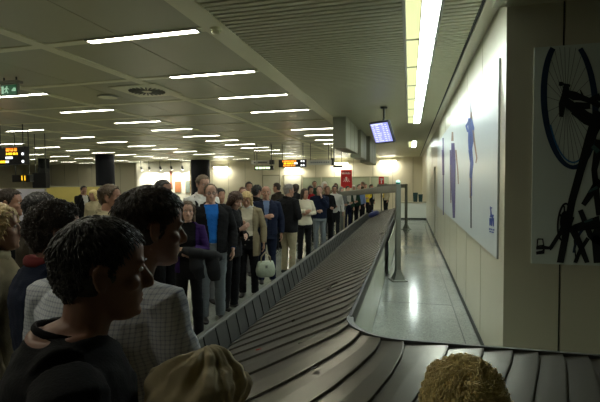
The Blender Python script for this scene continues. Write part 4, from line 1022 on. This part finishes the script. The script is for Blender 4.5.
crowd('person in a white jumper with green sleeves beside the grey jacket', 347.5, 16.2, head=-50, H=1.63, hair=(S, h_dark, .012), skin=skinC, top=('cardigan', green_f, white_f), legs=navy_f, arms=('hold', 'down'), lod=0)
crowd('person in a dark green jacket near the far end of the belt', 353.5, 16.8, head=-60, H=1.66, hair=('bob', h_white, .012), skin=skinC, top=('jacket', green_f, white_f), legs=black_f, arms=('hold', 'down'), lod=0)
crowd('person in a pale blue jacket near the far end of the belt', 359, 18.2, head=-60, H=1.68, hair=(S, h_dark, .012), skin=skinC, top=('jacket', lblue_f, None), legs=black_f, arms=('down', 'down'), lod=0)
crowd('person in a yellow top near the far end of the belt', 365.5, 19.6, head=-70, H=1.70, hair=(S, h_brown, .012), skin=skinA, top=('shirt', yellow_f, None), legs=black_f, arms=('down', 'hold'), lod=0)
crowd('person in black and white beside the yellow top', 371, 20.4, head=-20, H=1.66, hair=(S, h_dark, .012), skin=skinA, top=('jacket', black_f, white_f), legs=black_f, lod=0)
crowd('person in mustard top and dark trousers alone past the belt end', 386, 22.0, head=-150, H=1.68, hair=(S, h_black, .012), skin=skinA, top=('jacket', khaki_f, yellow_f), legs=black_f, arms=('hold', 'down'), lod=0)
crowd('person in a brown cap passing left of the small red sign', 363, 24.5, head=-170, H=1.80, hair=(S, h_brown, .014), skin=skinA, top=('jacket', brown_f, None), legs=black_f, lod=0)
# second row behind
crowd('dark haired person behind the blue shirt man', 219.5, 7.4, head=-30, H=1.69, hair=(S, h_black, .02), top=('jacket', black_f, None), legs=black_f, lod=0)
crowd('auburn haired man behind the blond woman', 243, 8.3, head=-60, H=1.71, hair=(S, h_red, .012), skin=skinC, top=('jacket', white_f, None), legs=grey_f, lod=0)
crowd('person with thick black hair left of the bald man', 256.5, 8.9, head=70, H=1.73, hair=('curly', h_black, .022), top=('jacket', black_f, None), legs=black_f, lod=0)
crowd('tall dark haired man far behind the black haired person', 249, 10.6, head=-60, H=1.81, hair=(S, h_black, .014), skin=skinA, top=('jacket', dgrey_f, None), legs=black_f, lod=0)
crowd('man in a dark brown coat turned left behind the bald man', 277.5, 11.5, head=170, H=1.78, hair=(S, h_dark, .014), skin=skinA, top=('jacket', brown_f, None), legs=black_f, lod=0, hem=.7, b=1.1)
crowd('dark haired person behind the grey haired man', 295.5, 12.8, head=60, H=1.74, hair=('bob', h_dark, .016), fem=True, top=('jacket', dgrey_f, None), legs=black_f, lod=0)
crowd('dark haired person with a red scarf behind the cream jacket woman', 310.5, 12.4, head=-60, H=1.69, hair=('bob', h_black, .014), skin=skinA, fem=True, top=('jacket', red_f, None), legs=black_f, lod=0, neck=red_f)
crowd('man with short brown hair far behind the navy jacket', 314.5, 17.0, head=-60, H=1.84, hair=(S, h_brown, .013), top=('jacket', green_f, None), legs=black_f, lod=0)
crowd('woman with brown hair behind the white haired person', 336, 18.5, head=-90, H=1.74, hair=('bob', h_brown, .014), fem=True, top=('jacket', beige_f, None), legs=black_f, lod=0)
crowd('man in black suit on the phone before the yellow board', 83.5, 12.5, head=-20, H=1.74, hair=(S, h_black, .013), skin=skinA, top=('jacket', black_f, white_f), legs=black_f, arms=('phone', 'down'), lod=0)
crowd('blond person in khaki before the yellow board', 94, 9.5, head=-90, H=1.66, hair=('bob', h_gold, .016), top=('jacket', khaki_f, None), legs=black_f, fem=True, lod=0)
crowd('dark haired person passing behind the lilac board', 40, 17.5, head=0, H=1.76, hair=(S, h_dark, .013), top=('jacket', navy_f, None), legs=black_f, lod=0)

# carried and worn things
def inworld(T, J, side):
    x, y, z = T.location; R = Matrix.Rotation(T.rotation_euler.z, 3, 'Z'); return Vector((x, y, 0)) + R @ (J[side][2]*T.scale.x)
wrist = inworld(E5[0], E5[2], -1)
q = thing('handbag', 'pale green crumpled handbag held by the blond woman', 'bag', (wrist.x+.04, wrist.y-.04, wrist.z-.52), .5); q.scale = (.85, .85, .85)
bag_m = mat('bag_pale_green', (.36, .40, .30), .45, bump=.5, bscale=22, var=.25, vscale=14)
g = MB(); g.rings([[Vector((.17*k*math.cos(a)*(1+.04*math.sin(5*a)), .075*k2*math.sin(a), z)) for a in [2*PI*j/24 for j in range(24)]] for z, k, k2 in ((0, .8, .9), (.03, 1, 1.1), (.12, 1.08, 1.2), (.22, .95, .9), (.28, .82, .5), (.29, .75, .3))]); g.obj('body', bag_m, q, True)
for dy in (-.03, .03):
    g = MB(); g.tube([(-.09, dy, .27), (-.08, dy, .37), (0, dy*.4, .46), (.08, dy, .37), (.09, dy, .27)], .008, 8); g.obj('handle', mat('bag_handle', (.25, .2, .12), .5), q, True)
g = MB(); g.bb((-.02, -.085, .17), (.02, -.07, .22)); g.obj('clasp', steel_m, q)
# grey jacket hung over the girl's crossed arms
w = inworld(G[0], G[2], 1); fx = Vector((math.cos(math.radians(-68)), math.sin(math.radians(-68)), 0))
q = thing('folded_jacket', 'dark grey jacket draped over the crossed arms of the girl', 'jacket', (G[0].location.x, G[0].location.y, 0), math.radians(-68-90))
mb = MB(); mb.tube([(.04,.25,1.09),(-.04,.27,1.07),(-.16,.25,1.03),(-.29,.17,1.00),(-.36,.10,.96)], [.035,.05,.06,.06,.045], 14, 1.0)
mb.tube([(-.10,.25,1.02),(-.12,.28,.88),(-.16,.25,.76)], [.075,.085,.05], 14, .5); mb.tube([(-.26,.18,1.0),(-.29,.20,.84),(-.31,.18,.72)], [.08,.085,.05], 14, .5)
co, fa = remesh(mb, .011); nn, _ = normals(co, fa); npobj('cloth', co+nn*(snoise(co, 30, 5)*.007)[:, None], fa, dgrey_f, q)
# backpack strap
q = thing('backpack', 'dark backpack with shoulder strap on the tall man in cream', 'bag', tuple(M3[0].location), M3[0].rotation_euler.z)
g = MB(); g.rings([[Vector((.15*k*math.copysign(abs(math.cos(a))**.6, math.cos(a)), -.25+.085*k*math.copysign(abs(math.sin(a))**.6, math.sin(a)), z)) for a in [2*PI*j/20 for j in range(20)]] for z, k in ((1.05, .85), (1.1, 1), (1.4, 1), (1.5, .85), (1.54, .5))]); g.obj('body', black_f, q, True)
for sx_ in (-1, 1):
    g = MB(); g.tube([(sx_*.12,-.17,1.52),(sx_*.13,-.07,1.615),(sx_*.135,.04,1.60),(sx_*.145,.125,1.50),(sx_*.165,.155,1.36),(sx_*.19,.08,1.2)], .022, 8, .4); g.obj('strap', black_f, q, True)

# ------------------------------------------------------------------ world and output look
w = bpy.data.worlds.new('world'); SC.world = w; w.use_nodes = True
w.node_tree.nodes['Background'].inputs['Color'].default_value = (.5, .5, .4, 1); w.node_tree.nodes['Background'].inputs['Strength'].default_value = .02
SC.view_settings.view_transform = 'Standard'; SC.view_settings.look = 'None'; SC.view_settings.gamma = 1.0; SC.view_settings.use_curve_mapping = False
SC.view_settings.exposure = 1.52
SC.cycles.use_denoising = True; SC.cycles.max_bounces = 8; SC.cycles.diffuse_bounces = 4; SC.cycles.use_light_tree = True; SC.cycles.sample_clamp_indirect = 4

GR = {'spotlight': 'track spotlights above the white display wall', 'bin': 'bins on the white counter', 'picture': 'pictures on the display wall', 'partition': 'partition boards on the left', 'duct': 'grey ducts under the ceiling', 'scrap': 'scraps on the belt', 'frame': 'barrier frames at the belt'}
for o in SC.objects:
    c = o.get('category')
    if c in GR: o['group'] = GR[c]
    elif c == 'light' and 'group' not in o: o['group'] = 'bright wall lights' if 'wall light' in o['label'] else 'recessed lights over the corridor'
    elif c == 'person': o['group'] = 'crowd on the near side' if o['label'].find('belt') < 0 and CR.transposed()[2].dot(o.location-CP) > -5 else 'people waiting along the belt'
